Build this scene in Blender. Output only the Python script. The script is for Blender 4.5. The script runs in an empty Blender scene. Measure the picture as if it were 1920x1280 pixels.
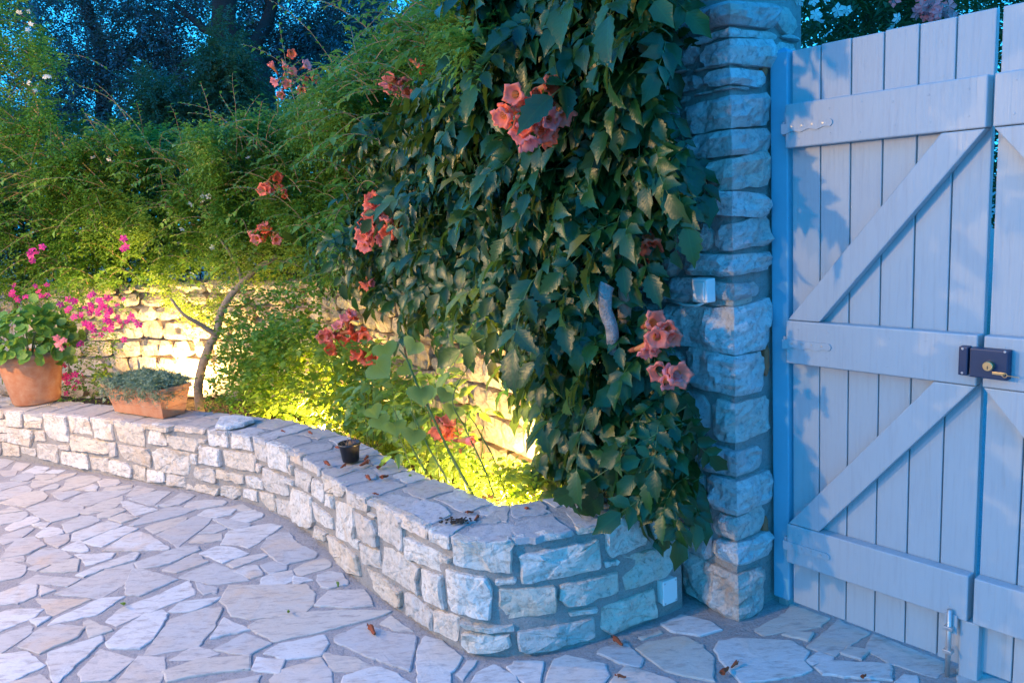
import bpy, bmesh, math, random
import numpy as np
from mathutils import Vector, Matrix, noise
random.seed(7); rng = np.random.default_rng(7)
PI = math.pi
# ------------------------------------------------------------ camera, sky, sun, exposure
FPX = 1467.0; PITCH = math.radians(10.05); ROLL = math.radians(3.78); CAMH = 1.55
fw = Vector((0, math.cos(PITCH), -math.sin(PITCH))); r0 = Vector((1, 0, 0)); u0 = Vector((0, math.sin(PITCH), math.cos(PITCH)))
RT = math.cos(ROLL)*r0 - math.sin(ROLL)*u0; UP = math.sin(ROLL)*r0 + math.cos(ROLL)*u0
CP = Vector((0, 0, CAMH))
sc = bpy.context.scene; COL = sc.collection
cam = bpy.data.cameras.new('camera'); co = bpy.data.objects.new('camera', cam); COL.objects.link(co); sc.camera = co
cam.sensor_width = 36; cam.lens = FPX/1920*36; cam.clip_start = .05; cam.clip_end = 1000
m = Matrix.Identity(4)
for i in range(3): m[i][0] = RT[i]; m[i][1] = UP[i]; m[i][2] = -fw[i]; m[i][3] = CP[i]
co.matrix_world = m
SUN_EL = math.radians(13); SUN_DIR = Vector((-.90, -.43, 0)).normalized()      # towards the low light, left of the camera
w = bpy.data.worlds.new("World"); sc.world = w; w.use_nodes = True
nt = w.node_tree; nt.nodes.clear()
sky = nt.nodes.new('ShaderNodeTexSky'); sky.sky_type = 'NISHITA'; sky.sun_disc = False
sky.sun_elevation = SUN_EL; sky.sun_rotation = math.atan2(SUN_DIR.x, SUN_DIR.y); sky.ozone_density = 6; sky.air_density = 1.0; sky.dust_density = .3
mx = nt.nodes.new('ShaderNodeMix'); mx.data_type = 'RGBA'; mx.blend_type = 'MULTIPLY'; mx.inputs[0].default_value = 1
mx.inputs[7].default_value = (.095, .74, 1.08, 1)
bg = nt.nodes.new('ShaderNodeBackground'); bg.inputs[1].default_value = .15
wo = nt.nodes.new('ShaderNodeOutputWorld')
dk = nt.nodes.new('ShaderNodeMix'); dk.data_type = 'RGBA'; dk.blend_type = 'DARKEN'; dk.inputs[0].default_value = 1; dk.inputs[7].default_value = (.62, 1.35, 2.05, 1)   # dusk: no bright band at the horizon
nt.links.new(sky.outputs[0], dk.inputs[6]); nt.links.new(dk.outputs[2], mx.inputs[6]); nt.links.new(mx.outputs[2], bg.inputs[0]); nt.links.new(bg.outputs[0], wo.inputs[0])
sl = bpy.data.lights.new('sun', 'SUN'); sl.energy = .06; sl.angle = math.radians(1.5); sl.color = (1, .55, .25)
so = bpy.data.objects.new('sun', sl); COL.objects.link(so)
sd = Vector((SUN_DIR.x*math.cos(SUN_EL), SUN_DIR.y*math.cos(SUN_EL), math.sin(SUN_EL)))
so.rotation_euler = sd.to_track_quat('Z', 'Y').to_euler(); so.location = (-6, -2, 4)
sc.view_settings.view_transform = 'Standard'; sc.view_settings.look = 'None'; sc.view_settings.gamma = 1; sc.view_settings.exposure = 2.95
sc.view_settings.use_curve_mapping = False

# ------------------------------------------------------------ picture geometry -> places
def ray(x, y): return RT*((x-960)/FPX) + UP*((640-y)/FPX) + fw
def G(x, y, z=0.0):
    d = ray(x, y); return CP + d*((z-CAMH)/d.z)
def at(x, y, Y):
    d = ray(x, y); return CP + d*(Y/d.y)
def zm(ox, oy, sx, polys): return [[(ox+x/sx, oy+y/sx) for x, y in p] for p in polys]
Z5 = 1905/320; Z3 = 1905/640

# ------------------------------------------------------------ materials
def mat(name): 
    M = bpy.data.materials.new(name); M.use_nodes = True; t = M.node_tree; t.nodes.clear(); return M, t
def N(t, typ, **kw):
    n = t.nodes.new(typ)
    for k, v in kw.items(): setattr(n, k, v)
    return n
def L(t, a, b): t.links.new(a, b)
def ramp(t, src, stops):
    r = N(t, 'ShaderNodeValToRGB'); e = r.color_ramp.elements
    while len(e) < len(stops): e.new(.5)
    for q, (p, c) in zip(e, stops): q.position = p; q.color = (*c, 1) if len(c) == 3 else c
    L(t, src, r.inputs[0]); return r.outputs[0]
def mixc(t, f, a, b, mode='MIX'):
    x = N(t, 'ShaderNodeMix', data_type='RGBA', blend_type=mode)
    for s, v in ((x.inputs[0], f), (x.inputs[6], a), (x.inputs[7], b)):
        if hasattr(v, 'links'): L(t, v, s)
        else: s.default_value = v if isinstance(v, (int, float)) else (*v, 1)
    return x.outputs[2]
def noi(t, vec, scale, detail=6, rough=.6, dist=0):
    n = N(t, 'ShaderNodeTexNoise'); n.inputs['Scale'].default_value = scale; n.inputs['Detail'].default_value = detail
    n.inputs['Roughness'].default_value = rough; n.inputs['Distortion'].default_value = dist; L(t, vec, n.inputs['Vector']); return n.outputs['Fac']
def bump(t, h, strength, dist, prev=None):
    b = N(t, 'ShaderNodeBump'); b.inputs['Strength'].default_value = strength; b.inputs['Distance'].default_value = dist
    L(t, h, b.inputs['Height'])
    if prev: L(t, prev, b.inputs['Normal'])
    return b.outputs[0]
def prin(t, color, rough=.6, normal=None, spec=.5, metal=0):
    p = N(t, 'ShaderNodeBsdfPrincipled')
    if hasattr(color, 'links'): L(t, color, p.inputs['Base Color'])
    else: p.inputs['Base Color'].default_value = (*color, 1)
    if hasattr(rough, 'links'): L(t, rough, p.inputs['Roughness'])
    else: p.inputs['Roughness'].default_value = rough
    p.inputs['Specular IOR Level'].default_value = spec; p.inputs['Metallic'].default_value = metal
    if normal: L(t, normal, p.inputs['Normal'])
    return p.outputs[0]
def out(t, s): o = N(t, 'ShaderNodeOutputMaterial'); L(t, s, o.inputs[0])
def geo(t): return N(t, 'ShaderNodeNewGeometry').outputs['Position']

def stone_mat(name, base, warm, dark, bumpd=.012, sc1=9, pits=True, stretch=None, bs=.8):
    M, t = mat(name); p = geo(t)
    oi = N(t, 'ShaderNodeObjectInfo').outputs['Random']
    add = N(t, 'ShaderNodeVectorMath', operation='ADD'); cmb = N(t, 'ShaderNodeCombineXYZ')
    mm = N(t, 'ShaderNodeMath', operation='MULTIPLY'); mm.inputs[1].default_value = 40; L(t, oi, mm.inputs[0])
    L(t, mm.outputs[0], cmb.inputs[0]); L(t, mm.outputs[0], cmb.inputs[2]); L(t, p, add.inputs[0]); L(t, cmb.outputs[0], add.inputs[1]); v = add.outputs[0]
    if stretch:
        mp = N(t, 'ShaderNodeMapping'); mp.inputs['Rotation'].default_value = (0, 0, stretch[1]); mp.inputs['Scale'].default_value = stretch[0]; L(t, v, mp.inputs[0]); vs = mp.outputs[0]
    else: vs = v
    n1 = noi(t, v, sc1, 5, .6, .6); n2 = noi(t, vs, sc1*6, 8, .7); n3 = noi(t, vs, sc1*22, 4, .7)
    vr = N(t, 'ShaderNodeValToRGB'); els = vr.color_ramp.elements; vr.color_ramp.interpolation = 'CONSTANT'
    while len(els) < 6: els.new(.5)
    for e_, (ps, k_) in zip(els, ((0, (1, 1, 1)), (.25, (.86, .84, .83)), (.45, (1.06, 1.06, 1.07)), (.62, (.93, .86, .78)), (.76, (.80, .79, .80)), (.9, (.98, .90, .84)))): e_.position = ps; e_.color = (*[min(1, a_*b_) for a_, b_ in zip(base, k_)], 1)
    L(t, oi, vr.inputs[0]); c = vr.outputs[0]
    wf = ramp(t, n1, [(.44, (0,)*3), (.68, (1,)*3)]); w2 = N(t, 'ShaderNodeMath', operation='MULTIPLY'); L(t, wf, w2.inputs[0])
    oi2 = N(t, 'ShaderNodeMath', operation='FRACT'); o3 = N(t, 'ShaderNodeMath', operation='MULTIPLY'); o3.inputs[1].default_value = 7.31; L(t, oi, o3.inputs[0]); L(t, o3.outputs[0], oi2.inputs[0]); L(t, oi2.outputs[0], w2.inputs[1])
    c = mixc(t, w2.outputs[0], c, warm)
    c = mixc(t, ramp(t, n2, [(.30, (.95,)*3), (.50, (0,)*3)]), c, dark)
    c = mixc(t, ramp(t, n3, [(.27, (.8,)*3), (.38, (0,)*3)]), c, tuple(.5*x for x in dark))
    b = bump(t, n1, bs, bumpd*2); b = bump(t, n2, bs, bumpd, b); b = bump(t, n3, bs*.7, bumpd*.3, b)
    out(t, prin(t, c, .85, b, .3)); return M
m_wall = stone_mat('limestone_walling', (.70, .645, .57), (.60, .44, .29), (.30, .25, .20), .012, 8)
m_back = stone_mat('limestone_rubble', (.56, .49, .40), (.45, .32, .20), (.22, .18, .14), .02, 7)
m_pill = stone_mat('grey_limestone', (.80, .79, .77), (.66, .52, .42), (.34, .34, .34), .022, 8, bs=1)
m_pave = stone_mat('paving_limestone', (.54, .535, .515), (.52, .40, .29), (.30, .27, .25), .006, 4.5, stretch=((.5, 1.6, 1), .45), bs=.6)
m_cap = stone_mat('coping_limestone', (.47, .455, .44), (.44, .37, .31), (.26, .24, .23), .006, 6, bs=.7)
def mortar(name, c, s=160, pale=None):
    M, t = mat(name); p = geo(t); n1 = noi(t, p, s, 4, .7); n2 = noi(t, p, 5, 5, .6)
    col = mixc(t, n2, c, pale or tuple(.7*x for x in c)); col = mixc(t, ramp(t, n1, [(.3, (.6,)*3), (.5, (0,)*3)]), col, tuple(.45*x for x in c))
    n4 = noi(t, p, 38, 6, .7); col = mixc(t, ramp(t, n4, [(.34, (.5,)*3), (.5, (0,)*3)]), col, tuple(.55*x for x in c)); b = bump(t, n2, .6, .03); b = bump(t, n4, .9, .012, b); b = bump(t, n1, .9, .004, b); out(t, prin(t, col, .95, b, .2)); return M
m_mort = mortar('wall_mortar', (.42, .385, .35)); m_grout = mortar('paving_mortar', (.42, .395, .38), 120, (.33, .31, .30)); m_ground = mortar('pale_gravel_ground', (.34, .31, .27), 30)
m_soil = mortar('bed_soil', (.07, .05, .035), 60); m_topm = mortar('coping_mortar', (.43, .42, .41), 130)
def plain(name, c, rough=.6, spec=.5, metal=0, nz=None, var=.0):
    M, t = mat(name); p = geo(t)
    col = c; b = None
    if nz: 
        n = noi(t, p, nz[0], 5, .6); b = bump(t, n, nz[1], nz[2])
        if var: col = mixc(t, n, tuple(x*(1-var) for x in c), tuple(min(1, x*(1+var)) for x in c))
    out(t, prin(t, col, rough, b, spec, metal)); return M
def paint():
    M, t = mat('gate_paint'); p = geo(t)
    mp = N(t, 'ShaderNodeMapping'); mp.inputs['Rotation'].default_value = (0, 0, .88); mp.inputs['Scale'].default_value = (30, 30, 1.6); L(t, p, mp.inputs[0])
    g = noi(t, mp.outputs[0], 3, 6, .65, .4); n = noi(t, p, 5, 4, .5); d = noi(t, p, 60, 3, .6)
    c = mixc(t, n, (.37, .41, .435), (.42, .455, .475)); c = mixc(t, ramp(t, d, [(.24, (.5,)*3), (.32, (0,)*3)]), c, (.42, .38, .34))
    c = mixc(t, ramp(t, g, [(.3, (.35,)*3), (.5, (0,)*3)]), c, (.30, .31, .34))
    st_ = noi(t, mp.outputs[0], .9, 4, .6, 1.2); c = mixc(t, ramp(t, st_, [(.60, (0,)*3), (.78, (.35,)*3)]), c, (.30, .27, .24))
    b = bump(t, g, .6, .003); b = bump(t, n, .2, .006, b); out(t, prin(t, c, .42, b, .45)); return M
m_paint = paint()
m_postp = plain('shaded_post_paint', (.15, .39, .50), .45, .45, nz=(50, .2, .001), var=.06)  # gate paint made bluer and darker: the post's sky-blue shade is in the colour
def terracotta():
    M, t = mat('terracotta'); p = geo(t); n = noi(t, p, 14, 6, .65); n2 = noi(t, p, 90, 3, .6)
    c = mixc(t, ramp(t, n, [(.35, (0,)*3), (.7, (1,)*3)]), (.42, .165, .08), (.50, .28, .17)); c = mixc(t, ramp(t, n, [(.62, (0,)*3), (.8, (.5,)*3)]), c, (.62, .55, .48))
    out(t, prin(t, c, .8, bump(t, n2, .3, .002), .25)); return M
m_terra = terracotta()
def leafmat(name, a, b, trans=.35, rough=.42, tcol=None, spec=.5, veins=False, dead=None):
    M, t = mat(name); g = N(t, 'ShaderNodeNewGeometry'); ri = g.outputs['Random Per Island']
    n = noi(t, g.outputs['Position'], 3.5, 3, .5)
    ad = N(t, 'ShaderNodeMath', operation='ADD'); L(t, ri, ad.inputs[0]); L(t, n, ad.inputs[1]); hf = N(t, 'ShaderNodeMath', operation='MULTIPLY'); hf.inputs[1].default_value = .5; L(t, ad.outputs[0], hf.inputs[0])
    c = mixc(t, hf.outputs[0], a, b)
    if dead: c = mixc(t, ramp(t, ri, [(.94, (0,)*3), (.99, (1,)*3)]), c, dead)
    nrm = None
    if veins:
        tcn = N(t, 'ShaderNodeUVMap'); tcn.uv_map = 'leaf'; sx = N(t, 'ShaderNodeSeparateXYZ'); L(t, tcn.outputs[0], sx.inputs[0])
        def mth(op, a_, b_=None):
            q = N(t, 'ShaderNodeMath', operation=op)
            for k_, v_ in enumerate((a_, b_)):
                if v_ is None: continue
                if hasattr(v_, 'links'): L(t, v_, q.inputs[k_])
                else: q.inputs[k_].default_value = v_
            return q.outputs[0]
        ax = mth('ABSOLUTE', sx.outputs[0]); br = mth('SUBTRACT', sx.outputs[1], mth('MULTIPLY', ax, 1.1))
        wv_ = mth('ABSOLUTE', mth('SINE', mth('MULTIPLY', br, 27.0))); side = mth('SUBTRACT', 1.0, mth('MINIMUM', mth('MULTIPLY', wv_, 5.0), 1.0)); midr = mth('SUBTRACT', 1.0, mth('MINIMUM', mth('MULTIPLY', ax, 42.0), 1.0))
        vn = mth('MAXIMUM', mth('MULTIPLY', side, .6), midr); c = mixc(t, mth('MULTIPLY', vn, .14), c, tuple(min(1, x*2.6+.01) for x in b))
        qv = mth('ABSOLUTE', mth('SINE', mth('MULTIPLY', br, 27.0))); nrm = bump(t, qv, .15, .0014)
        n2 = noi(t, g.outputs['Position'], 60, 3, .5); nrm = bump(t, n2, .35, .003, nrm)
    s = prin(t, c, rough, nrm, spec)
    tr = N(t, 'ShaderNodeBsdfTranslucent'); tc = tcol or tuple(min(1, x*y) for x, y in zip(b, (3.6, 2.6, .9)))
    tr.inputs[0].default_value = (*tc, 1); ms = N(t, 'ShaderNodeMixShader'); ms.inputs[0].default_value = trans; L(t, s, ms.inputs[1]); L(t, tr.outputs[0], ms.inputs[2]); out(t, ms.outputs[0]); return M
m_vine = leafmat('trumpet_vine_leaf', (.003, .024, .008), (.016, .080, .016), .13, .36, (.22, .36, .04), spec=.4, veins=True, dead=(.17, .14, .03))
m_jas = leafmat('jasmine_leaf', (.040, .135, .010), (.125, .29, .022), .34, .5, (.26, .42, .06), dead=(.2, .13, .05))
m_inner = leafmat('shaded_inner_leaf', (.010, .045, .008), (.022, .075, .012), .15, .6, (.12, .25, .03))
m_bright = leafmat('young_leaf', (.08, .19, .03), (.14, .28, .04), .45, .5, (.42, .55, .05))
m_dark = leafmat('tree_leaf', (.05, .10, .13), (.09, .17, .20), .28, .55, (.06, .12, .04))
m_feath = leafmat('feathery_leaf', (.022, .075, .045), (.04, .11, .055), .25, .6, (.08, .2, .06))
m_grey = leafmat('grey_green_leaf', (.15, .23, .13), (.26, .34, .21), .15, .6, (.2, .3, .1))
m_heart = leafmat('heart_leaf', (.075, .17, .055), (.12, .24, .07), .38, .5, (.42, .55, .06), veins=True)
m_gera = leafmat('geranium_leaf', (.07, .20, .03), (.13, .28, .04), .35, .55, (.34, .5, .06))
m_coral = leafmat('coral_petal', (.90, .17, .12), (.95, .32, .22), .42, .5, (.95, .28, .18))
m_orange = leafmat('orange_tube', (.60, .17, .05), (.72, .26, .08), .3, .5, (.8, .3, .1))
m_mag = leafmat('magenta_petal', (.62, .02, .20), (.78, .05, .34), .35, .5, (.8, .05, .3))
m_white = leafmat('white_petal', (.75, .72, .66), (.85, .83, .78), .3, .5, (.8, .8, .7))
m_pink = leafmat('pink_petal', (.85, .20, .22), (.9, .34, .33), .3, .5, (.8, .3, .3))
m_lilac = leafmat('lilac_petal', (.35, .25, .5), (.45, .35, .6), .3, .5, (.5, .4, .7))
m_stem = plain('green_stem', (.10, .16, .04), .5, nz=(40, .3, .002), var=.3)
m_bark = plain('bark', (.24, .19, .14), .9, .2, nz=(35, .9, .01), var=.5)
m_tbark = plain('dark_bark', (.03, .026, .024), .95, .2, nz=(12, .9, .04), var=.4)
m_dead = plain('bleached_wood', (.28, .25, .23), .9, .2, nz=(28, 1, .03), var=.8)
m_dry = plain('dried_petal', (.28, .07, .03), .8, .2, nz=(90, .6, .002), var=.5)
m_twig = plain('dry_twig', (.30, .19, .11), .8, .2, nz=(40, .5, .003), var=.3)
m_iron = plain('black_iron', (.02, .022, .025), .5, .5, nz=(80, .3, .001))
m_lock = plain('dark_blue_enamel', (.012, .03, .075), .45, .5, nz=(120, .2, .0006))
m_brass = plain('brass', (.70, .46, .20), .35, .5, .85, nz=(200, .2, .0004))
m_steel = plain('scuffed_steel', (.5, .48, .46), .4, .5, .6, nz=(120, .4, .0006), var=.2)
m_plast = plain('white_plastic', (.74, .73, .70), .4, .5, nz=(200, .1, .0004))
m_bplast = plain('black_plastic', (.02, .02, .022), .38, .5, nz=(60, .2, .0006))
m_brick = plain('orange_brick', (.42, .14, .07), .9, .2, nz=(60, .8, .004), var=.3)
def emis(name, c, s):
    M, t = mat(name); e = N(t, 'ShaderNodeEmission'); e.inputs[0].default_value = (*c, 1); e.inputs[1].default_value = s; out(t, e.outputs[0]); return M
m_lens = emis('lamp_lens', (1, .72, .35), 60)

# ------------------------------------------------------------ object helpers
def tag(o, label=None, cat=None, group=None, kind=None):
    if label: o['label'] = label
    if cat: o['category'] = cat
    if group: o['group'] = group
    if kind: o['kind'] = kind
    return o
def empty(name, loc, label=None, cat=None, group=None, kind=None):
    o = bpy.data.objects.new(name, None); COL.objects.link(o); o.location = loc; o.empty_display_size = .1
    o.matrix_basis = Matrix.Translation(loc); return tag(o, label, cat, group, kind)
ORG = {}
def put(o, parent):
    """parent an object whose own matrix is in world coordinates"""
    if parent is not None:
        o.parent = parent; w_ = ORG.get(parent.name)
        inv = Matrix.Identity(4); q = parent
        W = world(parent); o.matrix_parent_inverse = W.inverted()
def world(o):
    W = o.matrix_basis.copy(); q = o
    while q.parent: W = q.parent_W @ W if False else world(q.parent) @ q.matrix_parent_inverse @ W; q = None; break
    return W
def mesh(name, V, F, mats, parent=None, idx=None, smooth=False, uv=None):
    me = bpy.data.meshes.new(name)
    if isinstance(V, np.ndarray):
        nv = len(V); F = np.asarray(F); k = F.shape[1]; nf = len(F)
        me.vertices.add(nv); me.vertices.foreach_set('co', V.astype(np.float32).ravel())
        me.loops.add(nf*k); me.loops.foreach_set('vertex_index', F.astype(np.int32).ravel())
        me.polygons.add(nf); me.polygons.foreach_set('loop_start', np.arange(0, nf*k, k, dtype=np.int32))
        me.polygons.foreach_set('loop_total', np.full(nf, k, dtype=np.int32))
        if idx is not None: me.polygons.foreach_set('material_index', np.asarray(idx, dtype=np.int32))
        me.update(calc_edges=True)
        if uv is not None: me.uv_layers.new(name='leaf').data.foreach_set('uv', np.asarray(uv, dtype=np.float32)[F.ravel()].ravel())
        me.validate()
    else:
        me.from_pydata([tuple(v) for v in V], [], F)
        if idx is not None: me.polygons.foreach_set('material_index', idx)
        me.update()
    for mm_ in (mats if isinstance(mats, (list, tuple)) else [mats]): me.materials.append(mm_)
    if smooth: me.polygons.foreach_set('use_smooth', [True]*len(me.polygons))
    return link(name, me, parent)
def link(name, me, parent=None, W=None):
    o = bpy.data.objects.new(name, me); COL.objects.link(o)
    if W is not None: o.matrix_basis = W
    put(o, parent); return o
class MB:
    def __init__(s): s.V = []; s.F = []; s.I = []
    def add(s, V, F, i=0):
        k = len(s.V); s.V += [tuple(v) for v in V]; s.F += [tuple(q+k for q in f) for f in F]; s.I += [i]*len(F)
    def tube(s, P, R, n=6, i=0, cap=True):
        P = [Vector(p) for p in P]; V = []; F = []
        if not isinstance(R, (list, tuple)): R = [R]*len(P)
        for k, p in enumerate(P):
            d = (P[min(k+1, len(P)-1)] - P[max(k-1, 0)]).normalized()
            a = d.orthogonal().normalized() if k == 0 else (a - d*a.dot(d)).normalized()
            b = d.cross(a)
            for j in range(n): q = 2*PI*j/n; V.append(p + (a*math.cos(q) + b*math.sin(q))*R[k])
        for k in range(len(P)-1):
            for j in range(n): F.append((k*n+j, k*n+(j+1) % n, (k+1)*n+(j+1) % n, (k+1)*n+j))
        if cap: F.append(tuple(range(n))[::-1]); F.append(tuple(range((len(P)-1)*n, len(P)*n)))
        s.add(V, F, i)
    def lathe(s, prof, c, n=32, i=0, M=None):
        V = []; F = []
        for r, z in prof:
            for j in range(n):
                q = 2*PI*j/n; v = Vector((r*math.cos(q), r*math.sin(q), z)); V.append((M @ v if M else v) + Vector(c))
        for k in range(len(prof)-1):
            for j in range(n): F.append((k*n+j, k*n+(j+1) % n, (k+1)*n+(j+1) % n, (k+1)*n+j))
        s.add(V, F, i)
    def build(s, name, mats, parent=None, smooth=False): return mesh(name, s.V, s.F, mats, parent, s.I, smooth)
def bbox(fn, a0, a1, b0, b1, c0, c1, bev, seg=2):
    """bevelled box in a local frame mapped by fn(a,b,c)"""
    bm = bmesh.new(); vs = [bm.verts.new((x, y, z)) for x in (a0, a1) for y in (b0, b1) for z in (c0, c1)]
    for f in ((0, 1, 3, 2), (4, 6, 7, 5), (0, 4, 5, 1), (2, 3, 7, 6), (0, 2, 6, 4), (1, 5, 7, 3)): bm.faces.new([vs[i] for i in f])
    if bev: bmesh.ops.bevel(bm, geom=bm.edges[:], offset=bev, segments=seg, affect='EDGES', profile=.6)
    bmesh.ops.recalc_face_normals(bm, faces=bm.faces)
    V = [fn(*v.co) for v in bm.verts]; F = [tuple(v.index for v in f.verts) for f in bm.faces]; bm.verts.index_update()
    F = [tuple(v.index for v in f.verts) for f in bm.faces]; bm.free(); return V, F
def prism(fn, poly, c0, c1, bev):
    bm = bmesh.new(); a = [bm.verts.new((x, y, c0)) for x, y in poly]; b = [bm.verts.new((x, y, c1)) for x, y in poly]; n = len(poly)
    bm.faces.new(a); bm.faces.new(b[::-1])
    for i in range(n): bm.faces.new((a[i], a[(i+1) % n], b[(i+1) % n], b[i]))
    bmesh.ops.recalc_face_normals(bm, faces=bm.faces)
    if bev: bmesh.ops.bevel(bm, geom=bm.edges[:], offset=bev, segments=2, affect='EDGES', profile=.6)
    bm.verts.index_update(); V = [fn(*v.co) for v in bm.verts]; F = [tuple(v.index for v in f.verts) for f in bm.faces]; bm.free(); return V, F

# ------------------------------------------------------------ polylines
class Path:
    def __init__(s, P, side):
        P = [Vector((p[0], p[1])) for p in P]; Q = []
        for i in range(len(P)-1):                       # Catmull-Rom smoothing
            a = P[max(i-1, 0)]; b = P[i]; c = P[i+1]; d = P[min(i+2, len(P)-1)]
            for k in range(8):
                t = k/8; Q.append(.5*((2*b) + (c-a)*t + (2*a-5*b+4*c-d)*t*t + (3*b-a-3*c+d)*t**3))
        Q.append(P[-1]); s.P = Q; s.S = [0.0]
        for i in range(1, len(Q)): s.S.append(s.S[-1] + (Q[i]-Q[i-1]).length)
        s.side = side; s.len = s.S[-1]
        s.Nn = []
        for i in range(len(Q)):
            t = (Q[min(i+1, len(Q)-1)] - Q[max(i-1, 0)]).normalized(); s.Nn.append(Vector((t.y, -t.x))*side)
        s.A = np.array([(q.x, q.y) for q in Q]); s.AN = np.array([(q.x, q.y) for q in s.Nn])
    def at(s, u, z=0, d=0):
        u0_ = u; i = 0
        if u <= 0: i = 0
        elif u >= s.len: i = len(s.P)-2
        else:
            lo, hi = 0, len(s.S)-1
            while hi-lo > 1:
                mid = (lo+hi)//2
                if s.S[mid] <= u: lo = mid
                else: hi = mid
            i = lo
        f = (u-s.S[i])/(s.S[i+1]-s.S[i]); fc = min(1, max(0, f))
        p = s.P[i].lerp(s.P[i+1], f) if 0 <= f <= 1 else s.P[i] + (s.P[i+1]-s.P[i])*f
        n = s.Nn[i].lerp(s.Nn[i+1], fc).normalized(); p = p + n*d; return Vector((p.x, p.y, z))
    def hit(s, x, y, o=0.0, ext=1.5):
        """(u, z, point) where the sight line through picture point x,y meets the upright surface offset by o"""
        d = ray(x, y); B = s.A + s.AN*o
        e0 = B[0] + (B[0]-B[1])/np.linalg.norm(B[0]-B[1])*ext; e1 = B[-1] + (B[-1]-B[-2])/np.linalg.norm(B[-1]-B[-2])*ext
        B = np.vstack([e0, B, e1]); a = B[:-1]; b = B[1:]; e = b-a
        # CP.xy = 0 ; t*d = a + k*e
        det = d.x*(-e[:, 1]) + e[:, 0]*d.y
        det = np.where(abs(det) < 1e-9, 1e-9, det)
        t = (a[:, 0]*(-e[:, 1]) + e[:, 0]*a[:, 1])/det; k = (d.x*a[:, 1] - d.y*a[:, 0])/det
        ok = (k >= 0) & (k <= 1) & (t > 0)
        if not ok.any(): return None
        i = np.argmin(np.where(ok, t, 1e9)); S = [-ext]+s.S; ss = (s.S+[s.len+ext])
        u = S[i] + (ss[i]-S[i])*k[i]; T = float(t[i]); return float(u), CAMH + d.z*T, CP + d*T

# ------------------------------------------------------------ stones
def resample(poly, seg, jit):
    n = len(poly); Q = []
    for i in range(n):                                   # cut the corners a little
        a = poly[i-1]; b = poly[i]; c = poly[(i+1) % n]
        la = math.dist(a, b); lc = math.dist(b, c); ca = min(.12, .18*seg/max(la, 1e-6)); cc = min(.12, .18*seg/max(lc, 1e-6))
        Q.append((b[0]+(a[0]-b[0])*ca, b[1]+(a[1]-b[1])*ca)); Q.append((b[0]+(c[0]-b[0])*cc, b[1]+(c[1]-b[1])*cc))
    R = []
    for i in range(len(Q)):
        a = Q[i]; b = Q[(i+1) % len(Q)]; k = max(1, round(math.dist(a, b)/seg))
        for j in range(k): 
            f = j/k; R.append((a[0]+(b[0]-a[0])*f + random.gauss(0, jit), a[1]+(b[1]-a[1])*f + random.gauss(0, jit)))
    return R
def ring_stone(name, poly, M, parent, ma, base=-.02, proud=.02, rough=.005, seg=.03, jit=.0018, inset=.12, tilt=0, edge=.006):
    R = resample(poly, seg, jit); n = len(R); cx = sum(p[0] for p in R)/n; cy = sum(p[1] for p in R)/n
    V = []; F = []; sd_ = random.random()*50; tx = random.gauss(0, tilt); ty = random.gauss(0, tilt)
    size = math.sqrt(sum((p[0]-cx)**2+(p[1]-cy)**2 for p in R)/n)
    ins = min(inset, edge/size if size > 0 else inset)
    for k, (s_, dz) in enumerate(((1.0, None), (1.0, .62), (1-ins, .95), (1-.45, 1), (.3, 1.02))):
        for p in R:
            u = cx+(p[0]-cx)*s_; v = cy+(p[1]-cy)*s_
            nz = noise.noise(Vector((u*14+sd_, v*14, sd_)))*rough*1.5 + noise.noise(Vector((u*45+sd_, v*45, sd_)))*rough*.8
            d = base if dz is None else proud*dz + (nz if k > 1 else nz*.3) + tx*(u-cx) + ty*(v-cy)
            V.append(M(u, v, d))
    V.append(M(cx, cy, proud)); kk = 5
    for k in range(kk-1):
        for j in range(n): F.append((k*n+j, k*n+(j+1) % n, (k+1)*n+(j+1) % n, (k+1)*n+j))
    for j in range(n): F.append(((kk-1)*n+j, (kk-1)*n+(j+1) % n, kk*n))
    return mesh(name, V, F, ma, parent)
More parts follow.
